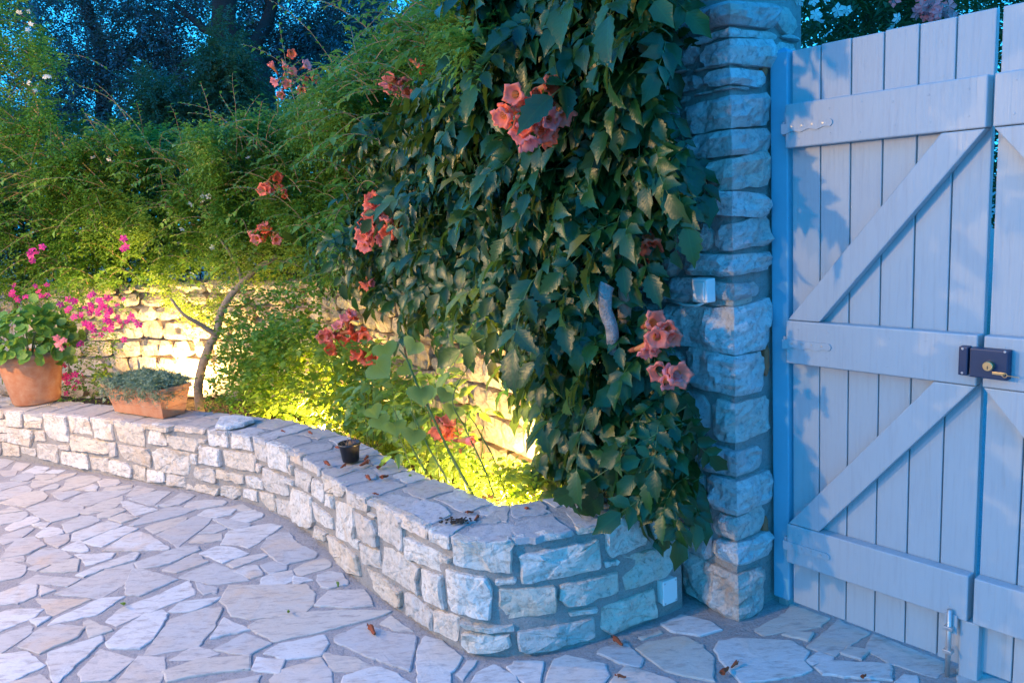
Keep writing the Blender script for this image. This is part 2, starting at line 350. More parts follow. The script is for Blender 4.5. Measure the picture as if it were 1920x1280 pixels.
def grid_stone(name, u0_, u1_, z0, z1, M, parent, ma, proud=.02, rough=.008, step=.035, base=-.02, corner=None, skew=.006):
    us = [u0_+(u1_-u0_)*i/max(3, round((u1_-u0_)/step)) for i in range(max(3, round((u1_-u0_)/step))+1)]
    if corner is not None and u0_+.01 < corner < u1_-.01:
        j = min(range(1, len(us)-1), key=lambda i: abs(us[i]-corner)); us[j] = corner
    nz_ = max(3, round((z1-z0)/step)); vs = [z0+(z1-z0)*i/nz_ for i in range(nz_+1)]
    sd_ = random.random()*90; V = []; F = []; nu = len(us); nv = len(vs)
    cr = min(.02, (z1-z0)*.28, (u1_-u0_)*.28)
    c4 = [random.gauss(0, skew) for _ in range(8)]
    cu = (u0_+u1_)/2; cv = (z0+z1)/2
    def P(i, j, d, s_=1):
        u = us[i]; v = vs[j]; fu = (u-u0_)/(u1_-u0_); fv = (v-z0)/(z1-z0)
        # warp outline: tilt of edges and rounded corners
        du = 0; dv = 0
        if i == 0: du += cr*.9 if j in (0, nv-1) else 0
        if i == nu-1: du -= cr*.9 if j in (0, nv-1) else 0
        if j == 0: dv += cr*.5 if i in (0, nu-1) else 0
        if j == nv-1: dv -= cr*.5 if i in (0, nu-1) else 0
        dv += (c4[0]*(1-fu)+c4[1]*fu)*(1-fv) + (c4[2]*(1-fu)+c4[3]*fu)*fv + noise.noise(Vector((u*18+sd_, 5*fv, 3)))*.006
        du += (c4[4]*(1-fv)+c4[5]*fv)*(1-fu) + (c4[6]*(1-fv)+c4[7]*fv)*fu + noise.noise(Vector((v*18+sd_, 5*fu, 9)))*.005
        if corner is not None and abs(u-corner) < 1e-6: du = 0
        return M(u+du, v+dv, d)
    for j in range(nv):
        for i in range(nu):
            e = i in (0, nu-1) or j in (0, nv-1)
            nn = noise.noise(Vector((us[i]*13+sd_, vs[j]*13, sd_)))*rough*2 + noise.noise(Vector((us[i]*40+sd_, vs[j]*40, sd_)))*rough
            V.append(P(i, j, proud*.6+nn*.3 if e else proud+nn))
    for j in range(nv-1):
        for i in range(nu-1): F.append((j*nu+i, j*nu+i+1, (j+1)*nu+i+1, (j+1)*nu+i))
    rim = [(i, 0) for i in range(nu)] + [(nu-1, j) for j in range(1, nv)] + [(i, nv-1) for i in range(nu-2, -1, -1)] + [(0, j) for j in range(nv-2, 0, -1)]
    k0 = len(V)
    for i, j in rim: V.append(P(i, j, base))
    n = len(rim)
    for q in range(n):
        a = rim[q]; b = rim[(q+1) % n]; F.append((a[1]*nu+a[0], k0+q, k0+(q+1) % n, b[1]*nu+b[0]))
    return mesh(name, V, F, ma, parent)

# ------------------------------------------------------------ ground and patio
gm = mesh('ground', [(-150, -60, -.006), (150, -60, -.006), (150, 240, -.006), (-150, 240, -.006)], [(0, 1, 2, 3)], m_ground); tag(gm, 'pale gravelly ground beyond the garden wall', None, kind='structure')
patio = mesh('patio', [(-9, -4, 0), (3.6, -4, 0), (3.6, 9, 0), (-9, 9, 0)], [(0, 1, 2, 3)], m_grout); tag(patio, 'mortar bed of the crazy paving', kind='structure')
PV = []
PV += zm(0, 880, Z5, [[(0,130),(0,220),(90,185),(320,130),(130,120)],[(130,95),(210,45),(290,25),(350,35),(380,65),(320,100),(230,115)],[(395,55),(590,40),(620,55),(560,85),(470,100),(410,80)],[(590,80),(700,40),(840,20),(810,50),(660,98)],[(365,110),(630,100),(640,112),(400,188),(360,165)],[(460,220),(480,195),(600,150),(650,160),(630,190)],[(605,228),(720,170),(745,100),(850,60),(1030,50),(1115,90),(940,160),(690,220)],[(840,208),(1040,150),(1080,175),(1070,218)],[(1095,115),(1200,92),(1310,105),(1330,130),(1290,155),(1130,170)],[(1145,225),(1190,180),(1470,160),(1450,185),(1250,215)],[(575,250),(600,240),(840,228),(890,240),(700,315),(650,300)],[(780,345),(860,280),(1000,235),(1460,205),(1380,245),(1010,380)],[(0,232),(220,170),(290,170),(345,205),(300,255),(0,322)],[(0,355),(340,235),(470,230),(515,280),(490,320),(290,395)],[(0,470),(20,435),(125,397),(240,440)],[(0,490),(270,460),(300,485),(240,545),(0,595)],[(300,410),(430,370),(620,330),(860,375),(920,400),(860,490),(570,565),(420,490)],[(65,630),(200,545),(350,505),(400,520),(430,550),(380,575),(130,660)],[(355,600),(430,580),(540,580),(490,645)],[(1425,270),(1530,165),(1720,205),(1620,255),(1510,275)],[(1440,305),(1740,225),(1890,238),(1720,370),(1680,375)],[(890,465),(930,430),(1150,340),(1350,280),(1360,320),(1290,390),(1180,430),(1010,470)],[(1105,485),(1190,440),(1300,420),(1390,440),(1230,510),(1110,520)],[(1350,340),(1420,335),(1750,430),(1500,490),(1400,400)],[(1225,530),(1350,480),(1400,480),(1530,520),(1360,572)],[(705,590),(900,505),(1020,505),(1105,545),(1040,580),(770,685),(730,650)],[(805,770),(830,690),(1190,560),(1345,600),(1300,625),(960,750)],[(415,715),(500,640),(590,625),(690,660),(690,690),(600,720),(450,735)],[(495,745),(760,708),(760,760),(720,800),(640,848),(520,785)],[(935,790),(1240,660),(1390,625),(1530,640),(1140,835)],[(690,870),(880,775),(930,800),(985,880),(930,900)],[(0,735),(40,715),(300,640),(370,640),(200,770),(40,812),(5,780)],[(15,970),(90,870),(190,760),(370,735),(490,825),(300,920)],[(1155,885),(1430,700),(1550,675),(1670,710),(1820,820),(1890,850),(1860,870),(1500,875)],[(320,960),(440,880),(540,860),(660,880),(800,945),(620,1025),(370,1035),(320,1000)],[(40,975),(245,945),(260,1000),(150,990)],[(0,990),(80,1000),(265,1060),(270,1130),(220,1170),(0,1215)],[(320,1085),(400,1050),(540,1045),(400,1100)],[(465,1110),(620,1040),(780,985),(870,990),(850,1110),(700,1120)],[(840,930),(1250,915),(1230,960),(1060,1020),(970,1040),(940,990)],[(860,1150),(1060,1070),(1500,905),(1530,930),(1480,1000),(1180,1080),(960,1165)],[(235,1240),(410,1155),(880,1200),(720,1280),(540,1250),(260,1245)]])
PV += [[(293,945),(300,945),(340,921),(364,926),(337,942),(313,945)],[(243,981),(275,964),(313,949.5),(370,950),(345,960),(300,971),(252,982)],[(273,984),(289,979),(330,968),(350,967),(332,980),(300,992),(289,995)],[(297,998),(334,978),(367,964),(394,968),(387,979),(333,1021),(315,1007)],[(255,1050),(280,1043),(344,1021),(367,1022),(370,1029),(320,1050),(300,1056),(262,1061)],[(467,1169),(487,1159),(560,1146),(640,1140),(731,1142),(700,1154),(600,1178),(520,1196),(487,1183)],[(625.5,1192),(647,1183),(684,1166),(728,1183),(777,1189),(766,1252),(700,1228),(640,1203)],[(783,1216),(798,1189),(828,1199),(863,1229),(845,1253),(841,1290),(784,1290)],[(605,1218),(640,1226),(660,1229),(694,1243),(673,1253),(640,1250),(625,1250)],[(1196,1211),(1216,1200),(1280,1190),(1312,1205),(1333,1228),(1335,1270),(1300,1262),(1250,1250)],[(1242,1166),(1280,1150),(1325,1160),(1350,1175),(1310,1185),(1265,1178)]]
PV += zm(300, 930, Z5, [[(290,100),(320,60),(480,28),(700,35),(735,50),(700,75),(440,120)],[(790,95),(920,78),(1020,118),(960,140),(880,130)],[(430,190),(520,135),(740,105),(830,130),(790,175),(640,215),(540,210)],[(785,240),(900,165),(1050,140),(1140,190),(1120,220),(960,275)],[(590,240),(700,235),(1000,290),(980,320),(840,350),(760,320)],[(440,390),(560,300),(620,295),(740,330),(620,380)],[(335,490),(420,420),(660,400),(680,465),(480,490)],[(690,510),(750,420),(770,375),(900,350),(1200,290),(1340,320),(1080,500),(980,550),(880,515)],[(460,620),(640,540),(790,555),(980,615),(700,715)],[(1145,560),(1200,450),(1340,390),(1440,395),(1500,500),(1740,610),(1720,655),(1390,740),(1320,715)],[(755,735),(870,680),(1150,620),(1180,645),(1000,710),(830,770)],[(35,800),(160,740),(380,625),(440,640),(460,690),(530,710),(340,770),(190,825)],[(210,880),(330,820),(600,725),(840,815),(980,915),(650,950),(540,945),(400,905)],[(835,820),(930,770),(1080,755),(1130,850),(1000,890)],[(1130,750),(1290,700),(1390,760),(1390,800),(1220,835)],[(1505,790),(1620,730),(1820,675),(1890,720),(1880,765),(1590,855),(1540,840)],[(1120,965),(1160,890),(1230,850),(1460,810),(1480,900),(1340,965)],[(1495,870),(1690,910),(1540,945),(1500,940)],[(400,935),(620,1000),(620,1045),(490,1060),(440,1010)]])
PV += zm(560, 1000, Z5, [[(225,440),(340,405),(470,430),(540,500),(520,540),(330,578),(260,555),(220,500)],[(190,780),(350,620),(720,612),(825,775),(560,800)],[(920,985),(1040,905),(1260,1060),(1100,1050)]])
PV += zm(0, 850, Z3, [[(310,770),(590,640),(740,600),(730,680),(680,720),(560,790)],[(705,770),(710,710),(740,635),(800,640),(980,690),(780,780)],[(600,920),(680,850),(880,780),(1045,700),(1080,775),(980,815),(800,880),(660,945)],[(945,870),(1010,820),(1230,790),(1160,830),(1060,865)],[(1235,810),(1280,725),(1700,722),(1745,770),(1740,830),(1690,875),(1400,905),(1300,890),(1270,840)],[(1480,1100),(1560,1050),(1800,1000),(1820,1050),(1780,1110),(1600,1130)],[(0,765),(130,720),(200,715),(190,780),(100,820),(0,825)],[(225,725),(300,750),(225,780)],[(205,800),(500,800),(290,890)],[(0,880),(50,860),(230,855),(180,900),(0,975)],[(165,915),(280,900),(205,945)],[(270,945),(330,900),(560,800),(690,785),(620,830),(540,880)],[(0,1000),(160,950),(165,990),(0,1100)],[(105,1060),(220,970),(330,950),(460,960),(420,1010),(220,1100)],[(465,935),(500,920),(625,970),(500,1010)],[(600,1040),(690,960),(800,890),(900,865),(930,890),(850,1020),(780,1070),(620,1070)],[(800,1110),(960,910),(1150,855),(1230,850),(1190,950),(1100,1060)],[(1180,1015),(1250,905),(1390,970)],[(1200,1080),(1370,995),(1505,1045),(1380,1110)],[(275,1100),(560,1010),(560,1040),(300,1280),(275,1150)],[(450,1210),(560,1080),(740,1140),(590,1250),(460,1250)],[(640,1290),(770,1120),(910,1130),(910,1200),(870,1290)],[(920,1200),(1110,1140),(1385,1115),(1380,1190),(1150,1210),(940,1255)],[(955,1135),(1090,1060),(1210,1100),(1100,1130)],[(1410,1190),(1440,1125),(1580,1140),(1550,1215)],[(1515,1250),(1560,1200),(1780,1130),(1840,1210),(1845,1310),(1560,1310)],[(0,1110),(150,1095),(240,1170),(0,1280)],[(40,1310),(60,1260),(220,1225),(270,1260),(230,1310)],[(1080,1290),(1440,1225),(1420,1280),(1400,1310)]])
PV += zm(640, 850, Z3, [[(0,1310),(20,1230),(190,1180),(300,1220),(380,1270),(380,1310)],[(655,1215),(700,1145),(750,1150),(680,1245)],[(700,1310),(760,1220),(850,1170),(960,1230),(1000,1310)],[(930,1180),(980,1150),(1125,1150),(1100,1270),(1020,1265)],[(1150,1260),(1190,1140),(1260,1115),(1460,1165),(1480,1220),(1440,1280),(1400,1310),(1150,1310)],[(1440,1100),(1460,1075),(1590,1055),(1670,1130),(1660,1170),(1560,1150)],[(1505,1260),(1600,1175),(1850,1260),(1850,1310),(1510,1310)],[(1670,1010),(1770,980),(1780,990),(1690,1020)]])
PV += zm(1280, 850, Z3, [[(185,1080),(210,1040),(300,1020),(600,1035),(690,1090),(665,1140),(710,1190),(600,1220),(330,1265),(220,1130)],[(410,965),(580,880),(610,835),(810,905),(750,950),(460,995)],[(570,995),(620,982),(720,990),(690,1025)],[(700,1055),(830,960),(870,920),(1030,985),(850,1110)],[(895,1100),(930,1068),(1030,1085),(990,1130)],[(1030,1080),(1075,1000),(1445,1140),(1440,1190),(1405,1225),(1160,1150)],[(700,1135),(760,1098),(830,1120),(820,1140),(730,1155)],[(740,1175),(840,1145),(1140,1160),(1155,1190),(1150,1250),(900,1225),(800,1215)],[(440,1285),(1080,1260),(1070,1330),(440,1330)],[(1160,1290),(1230,1225),(1305,1225),(1290,1300)],[(1545,1190),(1620,1200),(1905,1300),(1550,1280)]])
PV += zm(0, 740, Z5, [[(130,820),(180,740),(330,760),(240,825)],[(0,700),(150,720),(60,780),(0,800)],[(0,830),(180,830),(160,880),(60,890),(0,860)],[(260,850),(400,780),(540,800),(480,850),(400,865)],[(500,850),(600,820),(720,825),(650,855)]])
GPV = []
for p in PV:
    q = [G(x, y, .012) for x, y in p]; GPV.append([(v.x, v.y) for v in q])
def inpoly(p, poly):
    c = False; n = len(poly); j = n-1
    for i in range(n):
        xi, yi = poly[i]; xj, yj = poly[j]
        if (yi > p[1]) != (yj > p[1]) and p[0] < (xj-xi)*(p[1]-yi)/(yj-yi)+xi: c = not c
        j = i
    return c
base_px = [(0,857),(130,878),(320,912),(460,940),(560,985),(620,1035),(680,1095),(760,1150),(830,1200),(880,1224),(960,1230),(1050,1218),(1130,1197),(1240,1155),(1290,1130)]
bp = [G(x, y) for x, y in base_px]; bp = [(v.x, v.y) for v in bp]
bp = [(-5.6, 6.35), (-4.6, 5.9)] + bp
LOW = Path(bp, 1)
LX = np.array([p[0] for p in bp]); LY = np.array([p[1] for p in bp])
def low_y(x): return float(np.interp(x, LX, LY))
boxes = [(min(a for a, b in p), max(a for a, b in p), min(b for a, b in p), max(b for a, b in p)) for p in GPV]
def paveM(u, v, d): return Vector((u, v, d))
def grow(q, g):
    q = list(q)
    cx = sum(a for a, b in q)/len(q); cy = sum(b for a, b in q)/len(q); o_ = []
    for a, b in q: d = math.hypot(a-cx, b-cy); o_.append((a+(a-cx)/d*g, b+(b-cy)/d*g))
    return o_
random.seed(3)
npv = 0
for p in GPV:
    ring_stone('paving_stone', grow(p, .011), paveM, patio, m_pave, base=-.01, proud=.0035+random.uniform(0, .005), rough=.0012, seg=.025, jit=.0022, edge=.005, tilt=.006); npv += 1
# crazy paving outside and between the stones above
extra = []
for size in (.16, .11, .075):
    for _ in range(2600 if size > .1 else 1500):
        x = random.uniform(-5.2, 2.2); y = random.uniform(.9, 6.6)
        if y > low_y(x)-.04 - size*.4 and x < .6: continue
        if x > .6 and y > 2.75 - (x-.95)*1.2 - .05 + (.35 if x > .9 else 0): continue
        n = random.choice((4, 5, 5, 6)); a0 = random.random()*6; st = random.uniform(.55, 1); ro = .5+random.gauss(0, .5)
        q = []
        for k in range(n):
            a = a0+2*PI*(k+random.uniform(-.25, .25))/n; X = math.cos(a)*size; Y = math.sin(a)*size*st
            q.append((x+X*math.cos(ro)-Y*math.sin(ro), y+X*math.sin(ro)+Y*math.cos(ro)))
        r_ = size*1.05+.014; bad = False
        for b, P_ in zip(boxes, GPV):
            if x+r_ < b[0] or x-r_ > b[1] or y+r_ < b[2] or y-r_ > b[3]: continue
            if inpoly((x, y), P_) or any(inpoly((x+(v[0]-x)*1.14, y+(v[1]-y)*1.14), P_) for v in q) or any(inpoly(v, [(x+(c[0]-x)*1.16, y+(c[1]-y)*1.16) for c in q]) for v in P_): bad = True; break
        if bad: continue
        if any((min(low_y(v[0]) - v[1] for v in q) < .03 and v[0] < .6) for v in q): continue
        GPV.append(q); boxes.append((min(a for a, b in q), max(a for a, b in q), min(b for a, b in q), max(b for a, b in q))); extra.append(q)
def vis(q):
    cx = sum(a for a, b in q)/len(q); cy = sum(b for a, b in q)/len(q); v = Vector((cx, cy, 0))-CP
    if v.dot(fw) <= 0: return False
    X = 960+FPX*v.dot(RT)/v.dot(fw); Y = 640-FPX*v.dot(UP)/v.dot(fw); return -60 < X < 1980 and Y < 1340
extra.sort(key=lambda q: not vis(q))
for q in extra[:300-npv]:
    ring_stone('paving_stone', q, paveM, patio, m_pave, base=-.01, proud=.0035+random.uniform(0, .004), rough=.0007, seg=.04, jit=.003, edge=.004)
rest = MB()
for q in extra[300-npv:]:
    R = resample(q, .06, .002); n = len(R); cx = sum(a for a, b in R)/n; cy = sum(b for a, b in R)/n; h = .013+random.uniform(0, .004)
    V = [(a, b, -.01) for a, b in R]+[(a, b, h-.005) for a, b in R]+[(cx+(a-cx)*.92, cy+(b-cy)*.92, h) for a, b in R]
    rest.add(V, [(k*n+j, k*n+(j+1) % n, (k+1)*n+(j+1) % n, (k+1)*n+j) for k in (0, 1) for j in range(n)]+[tuple(range(2*n, 3*n))])
if rest.V: o = rest.build('paving_stones_beyond', m_pave, patio); tag(o, kind='stuff')

# ------------------------------------------------------------ planter wall
top_px = [(0,764),(77,776),(165,790),(279,806),(380,813),(467,822),(537,842),(642,904),(720,941),(798,984),(841,1001),(959,1010),(1080,1003),(1137,984),(1211,975)]
TS = []
for x, y in top_px:
    h = LOW.hit(x, y, .02)
    if h: TS.append((h[0], h[1]))
TS.sort(); tsu = np.array([a for a, b in TS]); tsz = np.array([b for a, b in TS])
# smooth the measured heights
kz = np.polyfit(tsu, tsz, 2)
def ztop(u): return float(np.polyval(kz, min(max(u, tsu[0]), tsu[-1])))
planter = empty('planter_wall', LOW.at(LOW.len*.6), 'low curved limestone planter wall with mortared coping, holding the flower bed', 'wall')
WT = .31
US = np.arange(-0.0, LOW.len+.001, .05)
V = []; F = []
prof = lambda u: [(0, -.03), (0, ztop(u)-.012), (-.012, ztop(u)), (-WT+.02, ztop(u)-.004), (-WT, ztop(u)-.02), (-WT, -.03)]
for k, u in enumerate(US):
    pr = prof(u)
    for d, z in pr:
        p = LOW.at(u, z, d); jn = noise.noise(p*9)*.006; p = LOW.at(u, z+(jn*.6 if z > .1 else 0), d+(jn if d > -.01 else -abs(jn))); V.append(p)
for k in range(len(US)-1):
    for j in range(5): F.append((k*6+j, k*6+j+1, (k+1)*6+j+1, (k+1)*6+j))
F.append(tuple(range(6))); F.append(tuple(range(len(V)-6, len(V)))[::-1])
mesh('mortar_core', V, F, [m_mort, m_topm], planter, [1 if (i < (len(US)-1)*5 and i % 5 in (1, 2, 3)) else 0 for i in range(len(F))])
WS = []
WS += zm(0, 740, Z5, [[(20,160),(225,180),(230,365),(75,350)],[(245,190),(445,190),(440,290),(270,295)],[(285,305),(450,300),(460,345),(430,375),(270,365)],[(465,200),(715,225),(720,350),(750,535),(600,515),(530,480),(490,370)],[(745,230),(960,260),(1000,460),(770,430)],[(-40,170),(15,180),(20,265),(-40,270)],[(-80,280),(40,285),(70,330),(60,425),(-80,420)],[(-80,440),(60,445),(55,525),(-80,520)],[(85,370),(330,405),(350,440),(320,585),(75,535),(65,420)],[(370,410),(470,410),(480,520),(370,520)],[(5,535),(195,580),(200,690),(10,685)],[(220,590),(370,610),(380,695),(220,650)],[(400,550),(610,570),(640,770),(405,700)],[(635,565),(755,565),(760,620),(640,600)],[(660,635),(950,670),(980,835),(670,775)],[(770,455),(1180,530),(1190,660),(800,620),(770,560)],[(1195,535),(1270,545),(1285,690),(1200,700)],[(990,250),(1150,270),(1155,315),(995,305)],[(1165,275),(1310,290),(1310,335),(1170,315)],[(1025,320),(1225,340),(1255,515),(1060,480)],[(1270,345),(1590,410),(1590,590),(1310,520)],[(1640,470),(1690,425),(1760,430),(1840,520),(1840,570),(1640,545)],[(1290,560),(1620,610),(1665,690),(1660,815),(1350,720)],[(985,700),(1190,720),(1195,870),(1000,830)],[(1205,730),(1390,770),(1445,830),(1440,930),(1205,872)],[(1460,790),(1600,820),(1600,970),(1470,940)],[(1620,840),(1800,870),(1830,980),(1620,980)]])
WS += [[(224,789),(318,797),(319,809),(290,806),(225,799)],[(284,847),(299,840),(350,850),(352,880),(349,893),(320,888),(290,882)]]
WS += zm(300, 780, Z5, [[(60,650),(250,690),(260,800),(60,770)],[(140,110),(480,150),(470,205),(140,175)],[(75,210),(350,260),(395,300),(390,410),(140,350),(80,290)],[(405,260),(495,270),(490,310),(410,300)],[(520,150),(715,165),(745,360),(550,330),(515,250)],[(775,170),(970,190),(1010,400),(780,350)],[(1010,225),(1130,270),(1170,370),(1175,525),(1060,480)],[(1185,300),(1400,380),(1420,640),(1220,560),(1190,430)],[(1420,400),(1560,470),(1570,555),(1425,495)],[(1585,485),(1760,590),(1775,670),(1590,570)],[(425,340),(640,380),(660,560),(420,530)],[(690,380),(1030,440),(1055,500),(1050,630),(850,590),(720,550)],[(1060,540),(1120,560),(1115,635),(1060,610)],[(325,430),(395,435),(390,540),(340,530)],[(360,585),(570,600),(600,660),(600,760),(450,720),(370,680)],[(610,600),(900,670),(910,765),(610,700)],[(940,670),(1040,680),(1130,730),(1130,820),(960,800)],[(1135,580),(1370,680),(1410,900),(1200,850),(1145,780)],[(1385,690),(1460,720),(1470,780),(1400,740)],[(1480,590),(1670,680),(1640,860),(1490,770)],[(1675,700),(1790,760),(1810,960),(1690,880)],[(1425,550),(1460,560),(1460,660),(1425,640)],[(270,760),(450,780),(630,820),(630,890),(270,820)],[(670,785),(870,800),(870,890),(810,930),(670,890)],[(920,820),(1050,840),(1060,960),(920,900)],[(1100,845),(1250,890),(1265,1070),(1190,1050),(1110,950)],[(1270,930),(1410,960),(1450,1150),(1290,1090)],[(1425,810),(1660,910),(1690,1190),(1650,1250),(1480,1180),(1430,1000)],[(1675,970),(1800,1060),(1890,1150),(1900,1270),(1710,1160)],[(1700,1230),(1830,1310),(1830,1400),(1710,1350)]])
WS += zm(560, 820, Z5, [[(245,370),(430,460),(490,590),(460,660),(280,590)],[(485,510),(720,620),(735,835),(520,740)],[(745,650),(930,730),(945,850),(755,770)],[(970,750),(1370,960),(1400,1010),(1390,1140),(980,900)],[(1425,990),(1640,1070),(1665,1260),(1430,1170)],[(275,635),(345,670),(365,800),(280,760)],[(385,715),(570,780),(590,1000),(580,1210),(400,1100)],[(590,830),(800,940),(850,1060),(850,1220),(640,1120)],[(750,840),(840,880),(820,910),(760,880)],[(850,880),(1000,930),(1140,1060),(1160,1270),(870,1100)],[(590,1140),(640,1170),(635,1260),(590,1230)]])
WS += zm(560, 1000, Z5, [[(1185,40),(1550,230),(1555,460),(1190,270)],[(300,20),(380,60),(610,240),(660,480),(540,430),(450,370),(330,220)],[(665,110),(870,210),(885,390),(700,330)],[(700,390),(960,530),(1110,650),(1120,820),(1060,820),(780,610)],[(905,160),(1080,210),(1320,390),(1280,560),(1320,690),(1150,600),(920,450)],[(1340,400),(1560,490),(1600,860),(1360,700)],[(1570,260),(1660,290),(1650,340),(1575,310)],[(1155,670),(1260,700),(1470,870),(1470,1090),(1330,980),(1190,900)],[(1490,860),(1745,950),(1730,1230),(1500,1080)]])
WS += zm(640, 850, Z3, [[(612,450),(930,442),(925,500),(760,505),(612,480)],[(960,460),(1290,415),(1300,460),(1000,510),(960,500)],[(1330,425),(1475,400),(1460,430),(1330,460)],[(1485,400),(1600,365),(1715,420),(1715,510),(1520,585),(1495,530)],[(1730,380),(1800,360),(1810,430),(1755,485)],[(612,508),(960,540),(945,670),(615,625)],[(1000,570),(1440,485),(1455,640),(1010,735)],[(1480,612),(1560,600),(1555,625),(1485,640)],[(1580,590),(1860,510),(1875,580),(1820,690),(1600,770)],[(860,712),(970,705),(970,730),(860,740)],[(570,650),(800,700),(835,770),(825,930),(600,880),(575,760)],[(880,770),(1190,745),(1200,890),(910,935),(880,880)],[(1230,740),(1550,665),(1555,780),(1270,855),(1230,820)],[(1280,890),(1440,860),(1440,885),(1290,915)],[(1470,870),(1750,760),(1765,910),(1520,1015),(1465,990)],[(650,940),(960,970),(960,997),(700,985)],[(665,1005),(940,1020),(945,1090),(700,1115),(665,1080)],[(990,1000),(1420,920),(1430,1040),(1030,1115),(990,1100)]])
def lowM(u, v, d): return LOW.at(u, v, d)
caps = []
random.seed(5)
for p in WS:
    q = []
    for x, y in p:
        h = LOW.hit(x, y, .02)
        if h: q.append((h[0], h[1]))
    if len(q) < 3: continue
    u_ = [a for a, b in q]; zt = ztop(sum(u_)/len(u_)); zmax = max(b for a, b in q)
    if zmax > zt-.05:
        q = [(a, min(b + (zt+.004-zmax), zt+.006) if b > zmax-.03 else b) for a, b in q]; caps.append((min(u_), max(u_)))
    small = (max(u_)-min(u_)) < .05
    ring_stone('stone', grow(q, .003), lowM, planter, m_wall, base=-.02, proud=random.uniform(.010, .022), rough=.009, seg=.028, jit=.002, tilt=.05)
# left end of the wall, outside the picture
u = .02
for z0, z1 in ((.02, .13), (.15, .25), (.27, .40)):
    u = 0.05
    while u < LOW.hit(0, 800, .02)[0]-.1:
        w_ = random.uniform(.13, .26); grid_stone('stone', u, u+w_, z0, z1, lowM, planter, m_wall, .018); u += w_+.02
# coping: cap stones with their front edges over the top course
caps.sort(); merged = []
for a, b in caps:
    if merged and a < merged[-1][1]-.02: merged[-1] = (merged[-1][0], max(b, merged[-1][1]))
    else: merged.append((a, b))
full = []; u = .05
while u < merged[0][0]-.1: full.append((u, u+.28)); u += .3
full += merged
random.seed(11); full2 = []
for a, b in full:
    if b > LOW.len-.03: b = LOW.len-.03
    if b-a < .03: continue
    if b-a > .24:                                       # long coping lengths read as two or three flags on top
        cuts = [a, a+(b-a)*random.uniform(.42, .58), b]
    else: cuts = [a, b]
    for a, b in zip(cuts[:-1], cuts[1:]): full2.append((a, b))
full2.sort()
def capM(u_, v_, d_): return LOW.at(u_, ztop(u_)+d_, -v_)
for a, b in full2:
    depth = random.choice((.12, .15, .18, .28)); wv = random.uniform(-.03, .03)
    poly = [(a+.004, -.012), (b-.004, -.012), (b-.012+wv, depth*random.uniform(.7, 1)), (a+(b-a)*random.uniform(.3, .7), depth*1.02), (a+.012+wv, depth*random.uniform(.7, 1))]
    ring_stone('coping_stone', poly, capM, planter, m_cap, base=-.02, proud=.001+random.uniform(0, .003), rough=.001, seg=.03, jit=.005, edge=.004)
    if depth < .22 and b-a > .07:
        poly = [(a+.01, depth+.025), (b-.02, depth+.02), (b-.01, WT-.012), (a+.0, WT-.012)]
        ring_stone('coping_stone', poly, capM, planter, m_cap, base=-.02, proud=.0012, rough=.001, seg=.03, jit=.006, edge=.004)

# ------------------------------------------------------------ garden wall, pillar
C0 = G(1384, 1160); C0 = Vector((C0.x, C0.y, 0))
aV = Vector((math.sin(math.radians(-34)), math.cos(math.radians(-34)), 0)); bV = Vector((math.sin(math.radians(54)), math.cos(math.radians(54)), 0))
nL = Vector((-aV.y, aV.x, 0)); nR = Vector((bV.y, -bV.x, 0))
BACK = Path([(C0.x, C0.y), (C0.x+aV.x*.9, C0.y+aV.y*.9), (-.3, 4.25), (-1.05, 5.35), (-1.8, 6.0), (-2.9, 6.5), (-4.2, 6.9), (-6.5, 7.6), (-9.5, 8.6)], -1)
WZ = 1.08
gw = empty('garden_wall', BACK.at(3), 'tall rubble limestone wall behind the flower bed, lit warm from below', 'wall')
US = np.arange(.30, BACK.len, .08); V = []; F = []
for u in US:
    for d, z in ((-.035, -.05), (-.035, WZ-.02), (-.38, WZ-.02), (-.38, -.05)):
        p = BACK.at(u, z, d); q = noise.noise(p*6)*.012; V.append(BACK.at(u, z, d+q))
for k in range(len(US)-1):
    for j in range(3): F.append((k*4+j, k*4+j+1, (k+1)*4+j+1, (k+1)*4+j))
F += [(0, 1, 2, 3), (len(V)-1, len(V)-2, len(V)-3, len(V)-4)]
mesh('mortar_core', V, F, m_mort, gw)
def backM(u, v, d): return BACK.at(u, v, d)
random.seed(21); nst = 0
z = 0.02; rows = []
while z < WZ-.12:
    h = random.choice((.07, .09, .12, .15, .17)); h = min(h, WZ-.09-z); rows.append((z, z+h)); z += h+.022
rows.append((WZ-.075, WZ+.005))
spare = []
for ri, (z0, z1) in enumerate(rows):
    u = .52 if ri else .5
    while u < BACK.len-.2 and u < 9.6:
        top = ri == len(rows)-1
        w_ = random.uniform(.16, .42) if top else random.uniform(.8, 2.4)*(z1-z0)+.05; w_ = min(w_, .42)
        a, b = z0, z1
        if not top and z1-z0 > .14 and random.random() < .3:
            mid = (z0+z1)/2; grid_stone('stone', u, u+w_, z0, mid-.01, backM, gw, m_back, random.uniform(.015, .035), .012, .05, corner=None); a = mid+.01; nst += 1
        grid_stone('stone', u, u+w_, a, b, backM, gw, m_back, random.uniform(.01, .05), .018, .045, base=-.05, skew=.011); nst += 1
        u += w_+random.uniform(.010, .028)
# flat top stones of the wall
u = .55
while u < 9.4:
    w_ = random.uniform(.2, .4)
    def wtM(u_, v_, d_): return BACK.at(u_, WZ-.012+d_, -v_)
    ring_stone('coping_stone', [(u, .0), (u+w_, .0), (u+w_-.01, .36), (u+.01, .36)], wtM, gw, m_back, base=-.02, proud=.016, rough=.006, seg=.07, jit=.006); u += w_+.02

